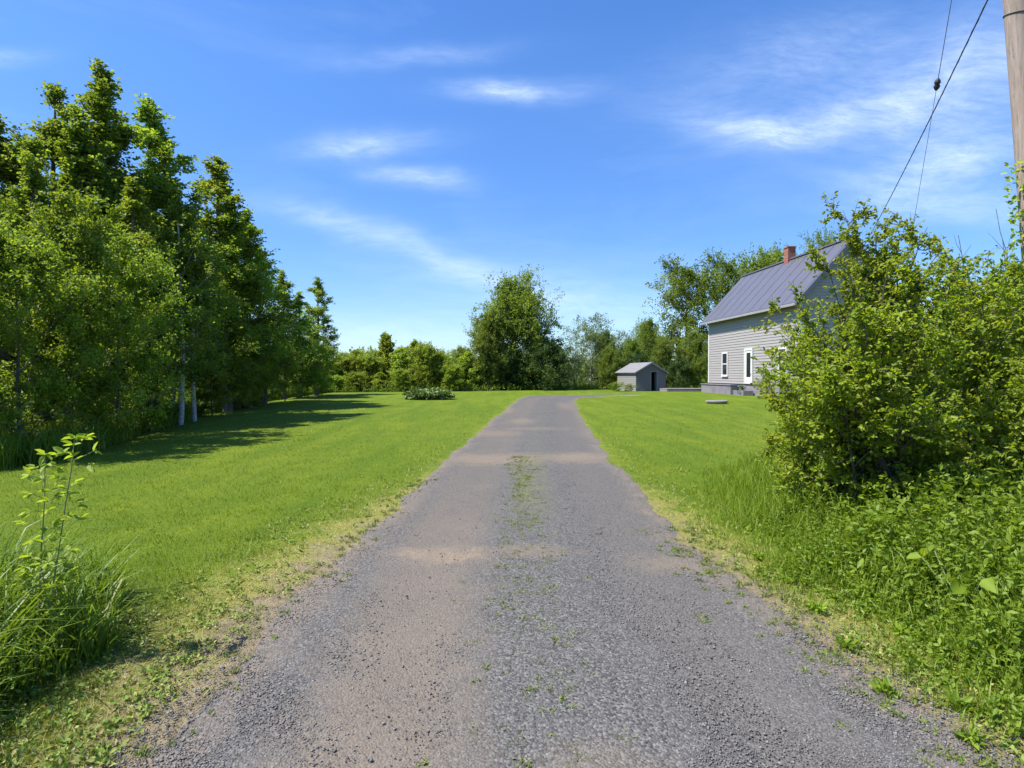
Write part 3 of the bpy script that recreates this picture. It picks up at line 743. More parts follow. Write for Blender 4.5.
PROTO = {
    'pop0': mk_tree(11, 10, 1.75, .07, pop_prof, 66, 30, 60, 8, 7, 9, .088, .13, L_POP, BARK, .12, .16),
    'pop1': mk_tree(12, 10, 1.7, .30, pop_prof, 54, 28, 58, 8, 7, 9, .09, .10, L_POP, BARK_W, .07, .22),
    'pop2': mk_tree(13, 10, 1.7, .08, cone_prof, 68, 26, 60, 8, 7, 9, .088, .12, L_POP, BARK, .08, .18),
    'pop3': mk_tree(14, 10, 1.9, .10, pop_prof, 58, 28, 58, 8, 7, 9, .09, .13, L_POP, BARK, .06, .24),
    'lit0': mk_tree(15, 5.5, 1.75, .06, egg_prof, 46, 12, 62, 8, 8, 12, .082, .06, L_LIT, BARK, .06, .12),
    'lit1': mk_tree(16, 5.5, 1.55, .05, round_prof, 42, 18, 66, 8, 8, 12, .085, .06, L_LIT, BARK, .06, .12),
    'rnd0': mk_tree(17, 9, 3.7, .02, round_prof, 140, 14, 70, 9, 7, 11, .165, .22, L_FAR, BARK, .05, .14),
    'rnd1': mk_tree(18, 9, 3.2, .04, egg_prof, 105, 20, 68, 9, 7, 11, .165, .20, L_FAR, BARK, .05, .16),
    'oak0': mk_tree(19, 13, 4.2, .22, round_prof, 52, 15, 68, 10, 7, 9, .21, .24, L_POP, BARK_D, .04, .22, lean=.08),
    'gry0': mk_tree(20, 7, 3.6, .10, egg_prof, 50, 25, 70, 8, 6, 8, .15, .12, L_GRY, BARK_W, .05, .25, lean=.08),
    'sap0': mk_tree(21, 4, 1.15, .02, cone_prof, 60, 25, 65, 6, 6, 8, .14, .035, L_SAP, BARK, .10, .1),
    'sap1': mk_tree(22, 4, 1.5, .02, egg_prof, 60, 20, 65, 6, 6, 8, .14, .035, L_SAP, BARK, .08, .1),
    'drk0': mk_tree(23, 5, 2.3, .01, egg_prof, 60, 5, 60, 8, 6, 8, .17, .09, L_DRK, BARK_D, .04, .06),
    'und0': mk_tree(24, 1.6, 1.0, .02, round_prof, 30, 25, 75, 6, 5, 7, .075, .018, L_POP, BARK_D, .04, .1),
    'und1': mk_tree(25, 1.6, 1.1, .02, egg_prof, 30, 20, 75, 6, 5, 7, .08, .018, L_DRK, BARK_D, .04, .1),
}
rr = random.Random(5)
def put(kind, px, top, d, label, cat="tree", name="tree", wide=1.0, group=None, rz=None, sink=.03, x=None, wood="trunk", leafn="crown", hgt=None):
    wm, lm, H0, R0 = PROTO[kind]
    X = (px - CX) / F * d if x is None else x
    g = float(H(X, d)); ht = (CAMZ + (HY - top) / F * d - g) if hgt is None else hgt
    s = ht / (H0 * 1.0); o = link(name, None, loc=(X, d, g - sink), rotz=rr.uniform(0, 6.28) if rz is None else rz)
    o.scale = (s * wide, s * wide, s)
    tag(o, label, cat, group)
    link(wood, wm, o); link(leafn, lm, o)
    return o

G1 = "trees of the wood edge left of the lawn"
T_LEFT = [
    ('pop0', -70, 90, 15.5, "poplar half cut off by the photo's left edge behind the bright young trees", 1.3),
    ('pop0', 8, 112, 17.5, "tall poplar rising at the left edge behind bright young trees", 1.3),
    ('pop3', 36, 140, 16.5, "mid-height poplar filling the gap beside the leftmost tall poplar", 1.3),
    ('pop3', 58, 88, 18.5, "thin topped poplar second highest of the left wood", 1.35),
    ('pop0', 92, 110, 17.8, "poplar squeezed between the two highest tops of the left wood", 1.4),
    ('pop0', 114, 72, 19.0, "tallest poplar of the left wood with ragged open top", 1.45),
    ('pop2', 146, 98, 20.5, "tall dark poplar on the right shoulder of the tallest one", 1.6),
    ('pop3', 168, 150, 20.0, "broad poplar stepping down beside the dark shouldered one", 1.4),
    ('pop1', 180, 190, 19.0, "white trunked aspen showing bare pale stem behind the young trees", 1.1),
    ('pop1', 194, 215, 20.2, "second white trunked aspen leaning beside the first pale stem", 1.1),
    ('pop2', 212, 157, 25.5, "spire shaped poplar standing above its neighbours mid row", 1.7),
    ('pop0', 228, 200, 25.0, "leafy poplar hugging the right side of the spire shaped one", 1.6),
    ('pop0', 246, 208, 27.0, "slender poplar just right of the spire shaped one", 1.6),
    ('pop2', 264, 248, 29.5, "shorter poplar sloping down behind the lawn shadows", 1.8),
    ('pop0', 284, 270, 33.5, "small twin topped poplar near the far end of the row", 1.5),
    ('pop2', 300, 292, 34.5, "short broad poplar between the last two tops of the row", 1.6),
    ('pop2', 317, 277, 37.5, "last poplar of the row standing clear against the sky", 1.5),
    ('pop3', 225, 265, 24.0, "bushy low poplar below the spire shaped one", 1.3),
    ('pop2', 140, 180, 17.0, "leafy poplar between the bright young tree and the white trunks", 1.5),
]
for k, px, top, d, lab, w in T_LEFT: put(k, px, top, d, lab, name="poplar_tree", wide=w, group=G1)
for k, px, top, d, lab, w in [
    ('lit0', 18, 212, 11.6, "bright young tree nearest the camera at the left edge", 1.05),
    ('lit1', 72, 192, 13.2, "bright broad young tree second from the left in front of the poplars", 1.0),
    ('lit0', 118, 232, 14.8, "bright young tree overhanging the first lawn shadow", 1.0),
    ('lit1', -60, 200, 10.8, "bright young tree cut off by the left edge of the photo", 1.0),
    ('lit1', 150, 300, 16.3, "small bright tree left of the white aspen trunks", .85),
    ('lit1', 212, 330, 22.5, "low spreading bright tree at the lawn edge right of the aspens", 1.2),
    ('lit1', 248, 335, 26.5, "low spreading bright tree beside the middle lawn shadow", 1.2),
    ('lit0', 318, 340, 36.0, "low pale tree below the last poplar of the row", 1.3),
    ('lit0', 262, 320, 28.5, "small bright tree under the sloping poplars", .8),
    ('lit0', 232, 325, 25.0, "bright bushy young tree right of the white aspen trunks", 1.0),
    ('lit0', 285, 345, 31.0, "round pale young tree behind the furthest lawn shadows", 1.1),
    ('lit1', 300, 335, 34.0, "small pale tree between the last two poplars", .8),
]: put(k, px, top, d, lab, name="young_tree", wide=w, group="bright young trees before the poplars")
# unseen poplars added for their shade on the lawn
for k, x, y, h in [('pop1', -17, 9, 9), ('pop3', -18, 22, 9), ('pop0', -17.5, 27, 8), ('pop2', -17.5, 36, 7), ('pop0', -20, 17, 10)]:
    put(k, 0, 0, y, "unseen poplar added deeper in the left wood to shade the lawn", name="poplar_tree", x=x, hgt=h, group="unseen poplars added for shade in the left wood")

SO = {15: "first", 10: "second", 14: "third", 11: "fourth", 12: "fifth", 13: "sixth", 0: "first", 1: "second", 2: "third", 3: "fourth", 4: "fifth", 5: "sixth", 6: "seventh", 7: "eighth", 9: "ninth", 8: "tenth"}
G2 = "young trees along the far edge of the field"
for i, (k, px, top, d, w) in enumerate([('sap0', 300, 362, 43, 1.3), ('sap1', 318, 366, 45, 1.1), ('sap0', 333, 360, 46, 1.1), ('sap1', 345, 354, 46, .9), ('sap0', 356, 350, 47, 1.1),
        ('sap1', 368, 352, 46, .9), ('sap0', 402, 348, 47, 1), ('sap1', 442, 352, 46.5, .8), ('sap0', 468, 352, 48, 1.1), ('sap1', 452, 362, 45.5, 1.0),
        ('sap0', 310, 374, 42.5, 1.3), ('sap1', 355, 371, 44, 1.2), ('sap0', 380, 372, 44.5, 1.4), ('sap1', 400, 368, 44.5, 1.1), ('sap1', 335, 374, 43.5, 1.2), ('sap0', 290, 360, 42, 1.1)]):
    put(k, px, top, d, ("pale sapling in the back row beyond the left lawn, %s from left" % SO[i]) if i < 10 else ("bushy sapling in the front row beyond the left lawn, %s from left" % SO[i]), name="sapling", wide=w * 1.45, group=G2)
put('sap0', 385, 333, 48, "tallest pointed sapling of the low row behind the left lawn", name="sapling", wide=1.0, group=G2)
put('sap0', 415, 340, 49, "pointed sapling just right of the tallest one in the low row", name="sapling", wide=.9, group=G2)
put('sap1', 426, 341, 46, "rounded bushy sapling right behind the garden bed on the left lawn", name="sapling", wide=1.05, group=G2)
put('rnd1', 302, 358, 47, "rounded pale bush tree low behind the last poplar", name="broadleaf_tree", wide=1.25)
put('rnd1', 345, 352, 49, "pale bush tree filling behind the left saplings", name="broadleaf_tree", wide=1.25)
put('rnd0', 372, 349, 50, "pale rounded tree behind the middle of the sapling row", name="broadleaf_tree", wide=1.25)
put('rnd1', 404, 346, 50, "pale bush tree between the two pointed saplings", name="broadleaf_tree", wide=1.25)
put('rnd0', 440, 350, 50, "pale rounded tree just left of the large round tree", name="broadleaf_tree", wide=1.25)
put('rnd1', 462, 346, 51, "leafy tree squeezed against the left side of the large round tree", name="broadleaf_tree", wide=1.25)
put('rnd0', 516, 273, 50.5, "large round leafy tree standing behind the top of the driveway", name="broadleaf_tree", wide=1.0)
put('rnd1', 487, 312, 48.5, "lower leafy tree leaning out left of the large round tree", name="broadleaf_tree", wide=.85)
put('drk0', 548, 338, 48, "dark green dome shaped bush right of the large round tree", "bush", "dark_bush", wide=1.0, wood="stem", leafn="foliage")
put('drk0', 512, 348, 48.5, "dark green bush at the foot of the large round tree", "bush", "dark_bush", wide=1.0, wood="stem", leafn="foliage")
for k, px, top, d, lab, w in [
    ('gry0', 592, 313, 54, "airy grey green tree with bare twigs left of the shed", 1.0),
    ('gry0', 625, 330, 56, "second airy grey green tree just behind the shed roof", .8),
    ('gry0', 574, 346, 53, "low airy tree beside the dark dome shaped bush", .9),
    ('rnd1', 605, 330, 55, "rounded green tree between the two airy ones left of the shed", .9),
    ('rnd1', 632, 338, 54, "rounded green tree directly behind the shed roof", .9),
    ('rnd1', 648, 318, 56, "fresh green rounded tree above the shed roof", .75),
    ('rnd1', 608, 346, 51, "bushy tree whose lower leaves reach the ground left of the shed", .8),
    ('oak0', 686, 256, 56, "spreading dark tree left of the house roof", 1.05),
    ('oak0', 726, 250, 58, "spreading dark tree behind the house ridge", .8),
    ('rnd1', 768, 248, 60, "leafy tree showing above the ridge left of the chimney", .8),
    ('rnd0', 826, 232, 60, "high bright tree above the ridge right of the chimney", .6),
    ('rnd1', 664, 336, 51.5, "leafy tree between the shed and the house", .8),
    ('rnd1', 694, 330, 51.0, "leafy tree touching the far corner of the house", .75),
    ('drk0', 640, 352, 52, "dark bush behind the shed", .9),
    ('drk0', 678, 356, 50, "dark bush behind the plank deck", .9),
    ('rnd1', 965, 318, 44, "leafy tree far behind the right bushes", .8),
    ('rnd0', 1020, 300, 42, "leafy tree behind the utility pole", .8),
    ('rnd1', 905, 320, 50, "leafy tree behind the gable side of the house", .8),
]: put(k, px, top, d, lab, name="broadleaf_tree" if k != 'drk0' else "dark_bush", cat="tree" if k != 'drk0' else "bush", wide=w)
put('und0', 616, 384, 45.0, "low bright bush against the left wall of the shed", "bush", "low_bush", wide=2.0, wood="stem", leafn="foliage", hgt=.8)
put('und0', 629, 384, 44.6, "small bright bush at the front left corner of the shed", "bush", "low_bush", wide=1.8, wood="stem", leafn="foliage", hgt=.65)
put('und0', 765, 384, 33.0, "rounded bush against the house wall right of the door", "bush", "low_bush", wide=1.1, wood="stem", leafn="foliage", hgt=1.3)
put('und1', 742, 384, 37, "small bush beside the house door step", "bush", "low_bush", wide=1.0, wood="stem", leafn="foliage", hgt=.7)

ORD = ['first', 'second', 'third', 'fourth', 'fifth', 'sixth', 'seventh', 'eighth', 'ninth', 'tenth', 'eleventh', 'twelfth']
# shrubs at the foot of the left wood
for i, (px, py, k, h) in enumerate([(18, 455, 'und1', 1.4), (62, 448, 'und1', 1.5), (100, 440, 'und1', 1.6), (128, 436, 'und0', 1.2), (150, 424, 'und1', 1.6), (178, 416, 'und1', 1.4), (200, 410, 'und0', 1.3),
        (225, 406, 'und1', 1.3), (248, 403, 'und0', 1.2), (270, 400, 'und1', 1.2), (292, 397, 'und0', 1.1), (30, 430, 'und1', 2.0), (85, 425, 'und1', 2.0), (120, 415, 'und1', 2.2), (165, 405, 'und1', 2.0), (330, 395, 'und0', .9), (230, 400, 'und1', 1.9)]):
    x, y = pg(px, py)
    put(k, 0, 0, y, ("dark shrub at the foot of the left wood, front row, %s from left" % ORD[i]) if i < 11 else ("taller shrub deeper in shade under the left wood, %s from the left" % ORD[{11: 0, 12: 1, 13: 2, 14: 3, 15: 5, 16: 4}[i]]), "shrub", "shrub", x=x - .5, hgt=h, wide=1.15, wood="stem", leafn="foliage", group="shrubs at the foot of the left wood")

# garden bed of large pale leaves on the lawn
def garden_bed():
    rg = np.random.default_rng(31); x0, y0 = pg(428, 400)
    items = []; pos = []
    n = 900; a = rg.uniform(0, 6.28, n); r = np.sqrt(rg.uniform(0, 1, n))
    X = 1.25 * r * np.cos(a); Y = .8 * r * np.sin(a); Z = .42 * np.sqrt(1 - r ** 2 * .85) * rg.uniform(.5, 1.1, n) + .06
    it = leaves(rg, np.stack([X, Y, Z], 1), np.stack([X, Y, 0 * X + .3], 1), .24, .7, 1.0, .25, True)
    o = tag(link("hosta_bed", None, loc=(x0, y0 + .4, float(H(x0, y0)))), "low mound of big pale edged leaves on the far left lawn", "garden plant")
    link("foliage", leafmesh("foliage", it, L_HOS), o)
    st = np.stack([np.stack([X * .6, Y * .6, 0 * X], 1), np.stack([X * .9, Y * .9, Z * .6], 1), np.stack([X, Y, Z], 1)], 1)[:250]
    v, q = tubes(st, np.full((250, 3), .008), 3); link("stem", np_mesh("stem", v, q, None, STEM), o)
garden_bed()

# ------------------------------------------------------------------ the big bushes on the right
def big_bush(name, label, seed, base, tips, n2, n3, nlf, lf, thick=.022, spread=.35, l2=.75, l3=.30, mat=L_BSH, group=None, arch=.35):
    """stems run from near base to each tip (world points); twigs and leaves grow along them"""
    rg = np.random.default_rng(seed); bx, by = base; bz = float(H(bx, by))
    tips = np.array(tips, float); m = len(tips); n = 10; t = np.linspace(0, 1, n)[None, :, None]
    a = rg.uniform(0, 6.28, m); rad = spread * np.sqrt(rg.uniform(.05, 1, m))
    B = np.stack([rad * np.cos(a), rad * np.sin(a), np.full(m, -.05)], 1)
    Tp = tips - np.array([bx, by, bz])
    C = B * .6 + Tp * .4; C[:, 2] = Tp[:, 2] * (.40 + arch); 
    P = B[:, None] * (1 - t) ** 2 + 2 * C[:, None] * t * (1 - t) + Tp[:, None] * t ** 2
    P += np.cumsum(rg.normal(0, .022, P.shape), 1) * np.array([1, 1, .6])
    Ls = np.linalg.norm(np.diff(P, axis=1), axis=-1).sum(1)
    r0 = thick * rg.uniform(.6, 1.3, m)
    parts = [tubes(P, np.linspace(1, .16, n)[None] * r0[:, None], 7)]
    p, d, par, s2 = children(rg, P, n2, .16, 1.0, .85)
    L2 = l2 * (1.15 - .75 * s2) * rg.uniform(.5, 1.3, len(par))
    b2 = grow(rg, p, d, L2, 7, .05, .16)
    parts.append(tubes(b2, np.linspace(1, .2, 7)[None] * (r0[par] * .32)[:, None], 5))
    p, d, par3, s3 = children(rg, b2, n3, .15, 1.0, .8)
    L3 = l3 * rg.uniform(.4, 1.35, len(par3)); b3 = grow(rg, p, d, L3, 5, .05, .16)
    parts.append(tubes(b3, np.linspace(1, .35, 5)[None] * np.full((len(b3), 1), .0032), 3))
    p, d, par4, s4 = children(rg, b3, nlf, .04, 1.0, .95)
    p2, d2, par5, s5 = children(rg, b2, 5, .4, 1.0, .95)
    lv = rg.uniform(.25, .75, len(b2)); vv = np.concatenate([lv[par3][par4], lv[par5]])
    it = leaves(rg, np.concatenate([p, p2]) + rg.normal(0, .008, (len(p) + len(p2), 3)), np.concatenate([d, d2]), lf, .58, .8, .15, True, vv)
    o = tag(link(name, None, loc=(bx, by, bz)), label, "bush", group)
    v, q = join(parts)
    link("stem", np_mesh("stem", v, q, None, BARK_D, smooth=True), o)
    link("foliage", leafmesh("foliage", it, mat), o)
    return o

def W(px, py, d): return ((px - CX) / F * d, d, CAMZ + (HY - py) / F * d)
GB = "leafy bushes on the right bank"
big_bush("leafy_bush", "tall arching apple bush with dark trunks overhanging the lawn edge before the house", 41, (3.75, 6.3),
         [W(892, 270, 6.6), W(923, 273, 6.2), W(963, 283, 6.7), W(809, 330, 6.5), W(799, 372, 6.0), W(819, 420, 5.7), W(874, 328, 5.4), W(914, 340, 5.3), W(938, 328, 5.5),
          W(844, 390, 5.4), W(809, 440, 6.4), W(884, 308, 7.2), W(908, 308, 7.4), W(854, 350, 7.2), W(953, 390, 5.6), W(894, 440, 5.3), W(993, 308, 6.0), W(859, 308, 6.3)],
         14, 9, 17, .047, group=GB, l2=.62)
big_bush("leafy_bush", "thin airy shoots standing above the arching bush towards the overhead cable", 45, (3.9, 6.5),
         [W(832, 210, 6.5), W(848, 235, 6.4), W(868, 228, 6.7), W(905, 238, 6.3), W(925, 232, 6.9), W(945, 243, 6.7), W(972, 256, 6.4), W(888, 216, 6.8), W(818, 265, 6.4), W(790, 300, 6.6), W(960, 280, 6.0), W(757, 350, 6.5), W(762, 395, 6.2), W(768, 440, 6.6), W(772, 318, 6.9), W(852, 262, 6.2), W(872, 272, 6.5), W(846, 292, 6.0), W(885, 258, 6.0)],
         13, 5, 11, .046, group=GB, spread=.2, l2=.5, l3=.2, thick=.016)
big_bush("leafy_bush", "dense lower bush at the right edge below the utility pole", 42, (5.3, 6.6),
         [W(985, 285, 6.6), W(1010, 272, 6.6), W(1040, 265, 6.4), W(960, 330, 6.2), W(1000, 340, 5.8), W(1040, 330, 5.6), W(975, 400, 5.7), W(1030, 400, 5.4), W(1075, 300, 6.2), W(1090, 380, 6), W(1000, 300, 7.4), W(950, 300, 7.6), W(1010, 440, 5.3), W(1100, 250, 6.8)],
         13, 9, 15, .049, group=GB)
big_bush("leafy_bush", "small low bush leaning left over the lawn under the arching one", 43, (3.45, 7.0),
         [W(791, 400, 7.0), W(801, 440, 6.6), W(786, 470, 7.0), W(826, 430, 6.4), W(816, 360, 7.3), W(851, 420, 7.4), W(796, 330, 7.6)],
         11, 8, 15, .046, spread=.25, l2=.5, group=GB)
big_bush("leafy_bush", "back bush filling in behind the two large bushes on the right", 44, (5.4, 9.0),
         [W(850, 330, 8.8), W(900, 310, 9), W(950, 300, 9), W(1000, 310, 8.8), W(880, 360, 9.5), W(930, 350, 9.6), W(980, 350, 9.4), W(1030, 330, 9), W(820, 390, 9), W(860, 400, 8.5)],
         9, 6, 9, .07, mat=L_POP, spread=.7, l2=.9, group=GB)
# older leaning trunks under the arching bush
def leaning_trunk():
    pts = [W(912, 530, 5.95), W(900, 500, 5.95), W(884, 462, 5.9), W(868, 430, 5.85), W(850, 400, 5.8), W(842, 372, 5.85)]
    P = np.array(pts); P[0, 2] = H(P[0, 0], P[0, 1]) - .05
    t = np.linspace(0, 5, 24); P = np.stack([np.interp(t, range(6), P[:, i]) for i in range(3)], 1); P[:, 0] += .012 * np.sin(t * 5)
    o = tag(link("leaning_trunk", tube_mesh("leaning_trunk", P, np.linspace(.042, .018, 24), 9, BARK_D)), "dark bare trunk leaning left inside the arching bush", "trunk")
leaning_trunk()
# bare pale twigs sticking up beside the pole
def bare_twigs():
    rg = np.random.default_rng(3); b = np.array([5.85, 6.9, .1])
    tips = np.array([W(993, 212, 7.0), W(962, 236, 6.9), W(1003, 232, 6.8), W(985, 250, 7)])
    t = np.linspace(0, 1, 14)[None, :, None]; P = b * (1 - t) + tips[:, None] * t + np.cumsum(rg.normal(0, .015, (4, 14, 3)), 1)
    p, d, par, s = children(rg, P, 7, .5, .95, .6); b2 = grow(rg, p, d, rg.uniform(.15, .4, len(par)), 5, .05, .15)
    v, q = join([tubes(P, np.linspace(.014, .003, 14)[None].repeat(4, 0), 5), tubes(b2, np.linspace(.004, .0015, 5)[None].repeat(len(b2), 0), 3)])
    tag(link("bare_branch", np_mesh("bare_branch", v, q, None, BARK, smooth=True)), "bare dead branches sticking up just left of the pole", "branch")
bare_twigs()
# vine on the pole
def vine():
    rg = np.random.default_rng(9); n = 260
    z = rg.uniform(2.7, 4.15, n); a = rg.uniform(2.2, 5.4, n); px = 6.86 - .088 * z
    C = np.stack([px + (.15 + rg.uniform(0, .09, n)) * np.cos(a), 7.6 + .17 * np.sin(a) , z + .1], 1)
    it = leaves(rg, C, np.stack([np.cos(a), np.sin(a), 0 * a + .3], 1), .065, .7, .6, .3, True)
    t = np.linspace(0, 1, 80); zz = t * 4.1; P = np.stack([6.86 - .088 * zz + .165 * np.cos(3.6 + t * 3), 7.6 + .165 * np.sin(3.6 + t * 3), zz + .1], 1)
    o = tag(link("climbing_vine", None), "leafy vine climbing the left side of the utility pole", "vine")
    link("foliage", leafmesh("foliage", it, L_BSH), o); link("stem", tube_mesh("stem", P, .006, 5, BARK_D), o)
vine()

# ------------------------------------------------------------------ tall seedling in the left foreground
def seedling(name, label, seed, pts, d, nl, lf, r0):
    rg = np.random.default_rng(seed); P = np.array([W(px, py, d) for px, py in pts]); P[0, 2] = H(P[0, 0], P[0, 1])
    b = P[0].copy(); P = P - b; k = len(pts); t = np.linspace(0, k - 1, 30); P = np.stack([np.interp(t, range(k), P[:, i]) for i in range(3)], 1)
    parts = [tubes(P[None], np.linspace(r0, .0025, 30)[None], 6)]
    s = np.concatenate([np.linspace(.2, .97, nl)]); idx = s * 29; i0 = np.clip(idx.astype(int), 0, 28); p = P[i0]
    az = np.arange(nl) * 2.2 + rg.normal(0, .4, nl); D = np.stack([np.cos(az), np.sin(az), .35 + 0 * az], 1)
    pet = grow(rg, p, D, rg.uniform(.05, .11, nl), 4, .0, .08); parts.append(tubes(pet, np.full((nl, 4), .0014), 3))
    C = []; DD = []
    for j in range(nl):                       # palmate leaf sets at the end of each leaf stalk
        e = pet[j, -1]; dd = unit(pet[j, -1] - pet[j, -2])
        side = unit(np.cross(dd, [0, 0, 1.]))
        for q in (-.9, -.35, .35, .9): C.append(e); DD.append(dd * math.cos(q) + side * math.sin(q) - np.array([0, 0, .15]))
    for q in np.linspace(0, 6.28, 10)[:-1]: C.append(P[-1]); DD.append((math.cos(q), math.sin(q), .35))
    rgs = np.random.default_rng(seed + 1); it = leaves(rgs, np.array(C), np.array(DD) * 2.2, lf, .50, 1.3, .1, True, np.full(len(C), .8))
    v, q = join(parts); o = tag(link(name, None, loc=tuple(b)), label, "seedling", "seedlings in the left foreground grass")
    link("stem", np_mesh("stem", v, q, None, STEM, smooth=True), o); link("foliage", leafmesh("foliage", it, G_WEED), o)
seedling("seedling", "tallest leafy seedling with a star of pale leaves at its tip in the left foreground", 51, [(44, 665), (45, 620), (55, 560), (63, 510), (70, 470), (74, 438)], 3.3, 30, .054, .0055)
seedling("seedling", "second tall seedling with drooping leaf bunches left of the tallest one", 52, [(34, 665), (36, 610), (39, 550), (43, 500), (44, 455)], 3.3, 30, .054, .005)
seedling("seedling", "short leafy seedling rising from the grass below the two tall ones", 53, [(46, 668), (50, 640), (42, 590), (38, 560)], 3.27, 28, .056, .005)

# ------------------------------------------------------------------ grass and ground cover
def screen_points(rg, n, px0, px1, py0, py1, dmin=1.0, dmax=40):
    """points on flat ground, denser near the viewpoint"""
    px = rg.uniform(px0, px1, n); py = rg.uniform(py0, py1, n); d = CAMZ * F / (py - HY); x = (px - CX) / F * d
    k = (d > dmin) & (d < dmax); return x[k], d[k]

def build_lawn_grass():
    rg = np.random.default_rng(61)
    x, y = screen_points(rg, 430000, -260, 1280, 402, 900, 1.2, 30)
    e = edge_dist(x, y); sc = scrub_amount(x, y)
    n1 = np.sin(x * 3.1 + 2 * np.sin(y * 1.7)) * np.sin(y * 2.7 + x) * .5 + .5
    keep = (e > .08) & (rg.uniform(size=len(x)) < ss(.05, .6, e + (n1 - .5) * .7 - .38 * (x < 0) * (1 - ss(3.5, 9, y)) + .42 * ss(6, 10, y))) & (sc < .6)
    x, y, e = x[keep], y[keep], e[keep]; n = len(x)
    tuft = .6 + .6 * (np.sin(x * 5 + np.sin(y * 4)) * np.sin(y * 6 + x * 2) * .5 + .5)
    h = rg.uniform(.022, .052, n) * tuft * (1 + .0 * y); w = np.maximum(.0035, y / F * .62)
    ed = 1 - ss(.3, 1.1, e)
    pat = np.sin(x * .9 + 1.3 * np.sin(y * .45)) * np.sin(y * .33 + x * .2) + .6 * np.sin(x * 2.3 + y * .8) * np.sin(y * 1.4 - x * .6) + .5 * np.sin((x + .13 * y) * 5.2 + .6 * np.sin(y * .6))
    val = np.clip(rg.normal(.42, .20, n) + .13 * pat, 0, .97)
    P = np.stack([x, y, H(x, y) - .004], 1)
    it = blades(rg, P, h, w, rg.uniform(.2, 1.0, n), seg=1, val=val)
    tag(link("lawn_grass", leafmesh("lawn_grass", it, G_LAWN)), "short mown bright green grass of the lawns on both sides", "grass", kind="stuff")

def build_verge():
    rg = np.random.default_rng(62)
    x, y = screen_points(rg, 190000, -100, 1150, 420, 860, 1.4, 16)
    e = edge_dist(x, y); n1 = np.sin(x * 4.1 + 2 * np.sin(y * 2.7)) * np.sin(y * 3.7 + x) * .5 + .5
    keep = (e > .0) & (e < 1.4) & (rg.uniform(size=len(x)) < (ss(.0, .45, e) * (1 - ss(.8, 1.4, e + .6 * ss(6, 10, y)))) * (.45 + n1)) & (scrub_amount(x, y) < .7)
    x, y, e = x[keep], y[keep], e[keep]; n = len(x)
    val = np.clip(rg.uniform(0, 1, n) * .9 - (e - .3) * .5 + .1, 0, 1)
    P = np.stack([x, y, H(x, y) - .002], 1)
    a = blades(rg, P, rg.uniform(.012, .045, n), np.maximum(.004, y / F * .7), rg.uniform(.5, 2.2, n), seg=1, val=val)
    # little broad leaved plants: rosettes of small leaves
    m = 3200; x, y = screen_points(rg, m * 6, -100, 1150, 430, 860, 1.5, 14); e = edge_dist(x, y)
    k = (e > .10) & (e < 1.1) & (rg.uniform(size=len(x)) < .30); x, y = x[k], y[k]; m = len(x)
    c = np.repeat(np.stack([x, y, H(x, y) + .004], 1), 9, 0); az = rg.uniform(0, 6.28, len(c))
    c = c + np.stack([np.cos(az), np.sin(az), 0 * az], 1) * rg.uniform(0, .03, len(c))[:, None] + np.array([0, 0, 1]) * rg.uniform(0, .025, len(c))[:, None]
    b = leaves(rg, c, np.stack([np.cos(az), np.sin(az), .5 + 0 * az], 1), .028, .6, 1.0, -.2, False, rg.uniform(.0, .45, len(c)))
    tag(link("verge_grass", leafmesh("verge_grass", combine([a, b]), G_DRY)), "patchy yellowing grass and small weeds along both edges of the driveway", "grass", kind="stuff")

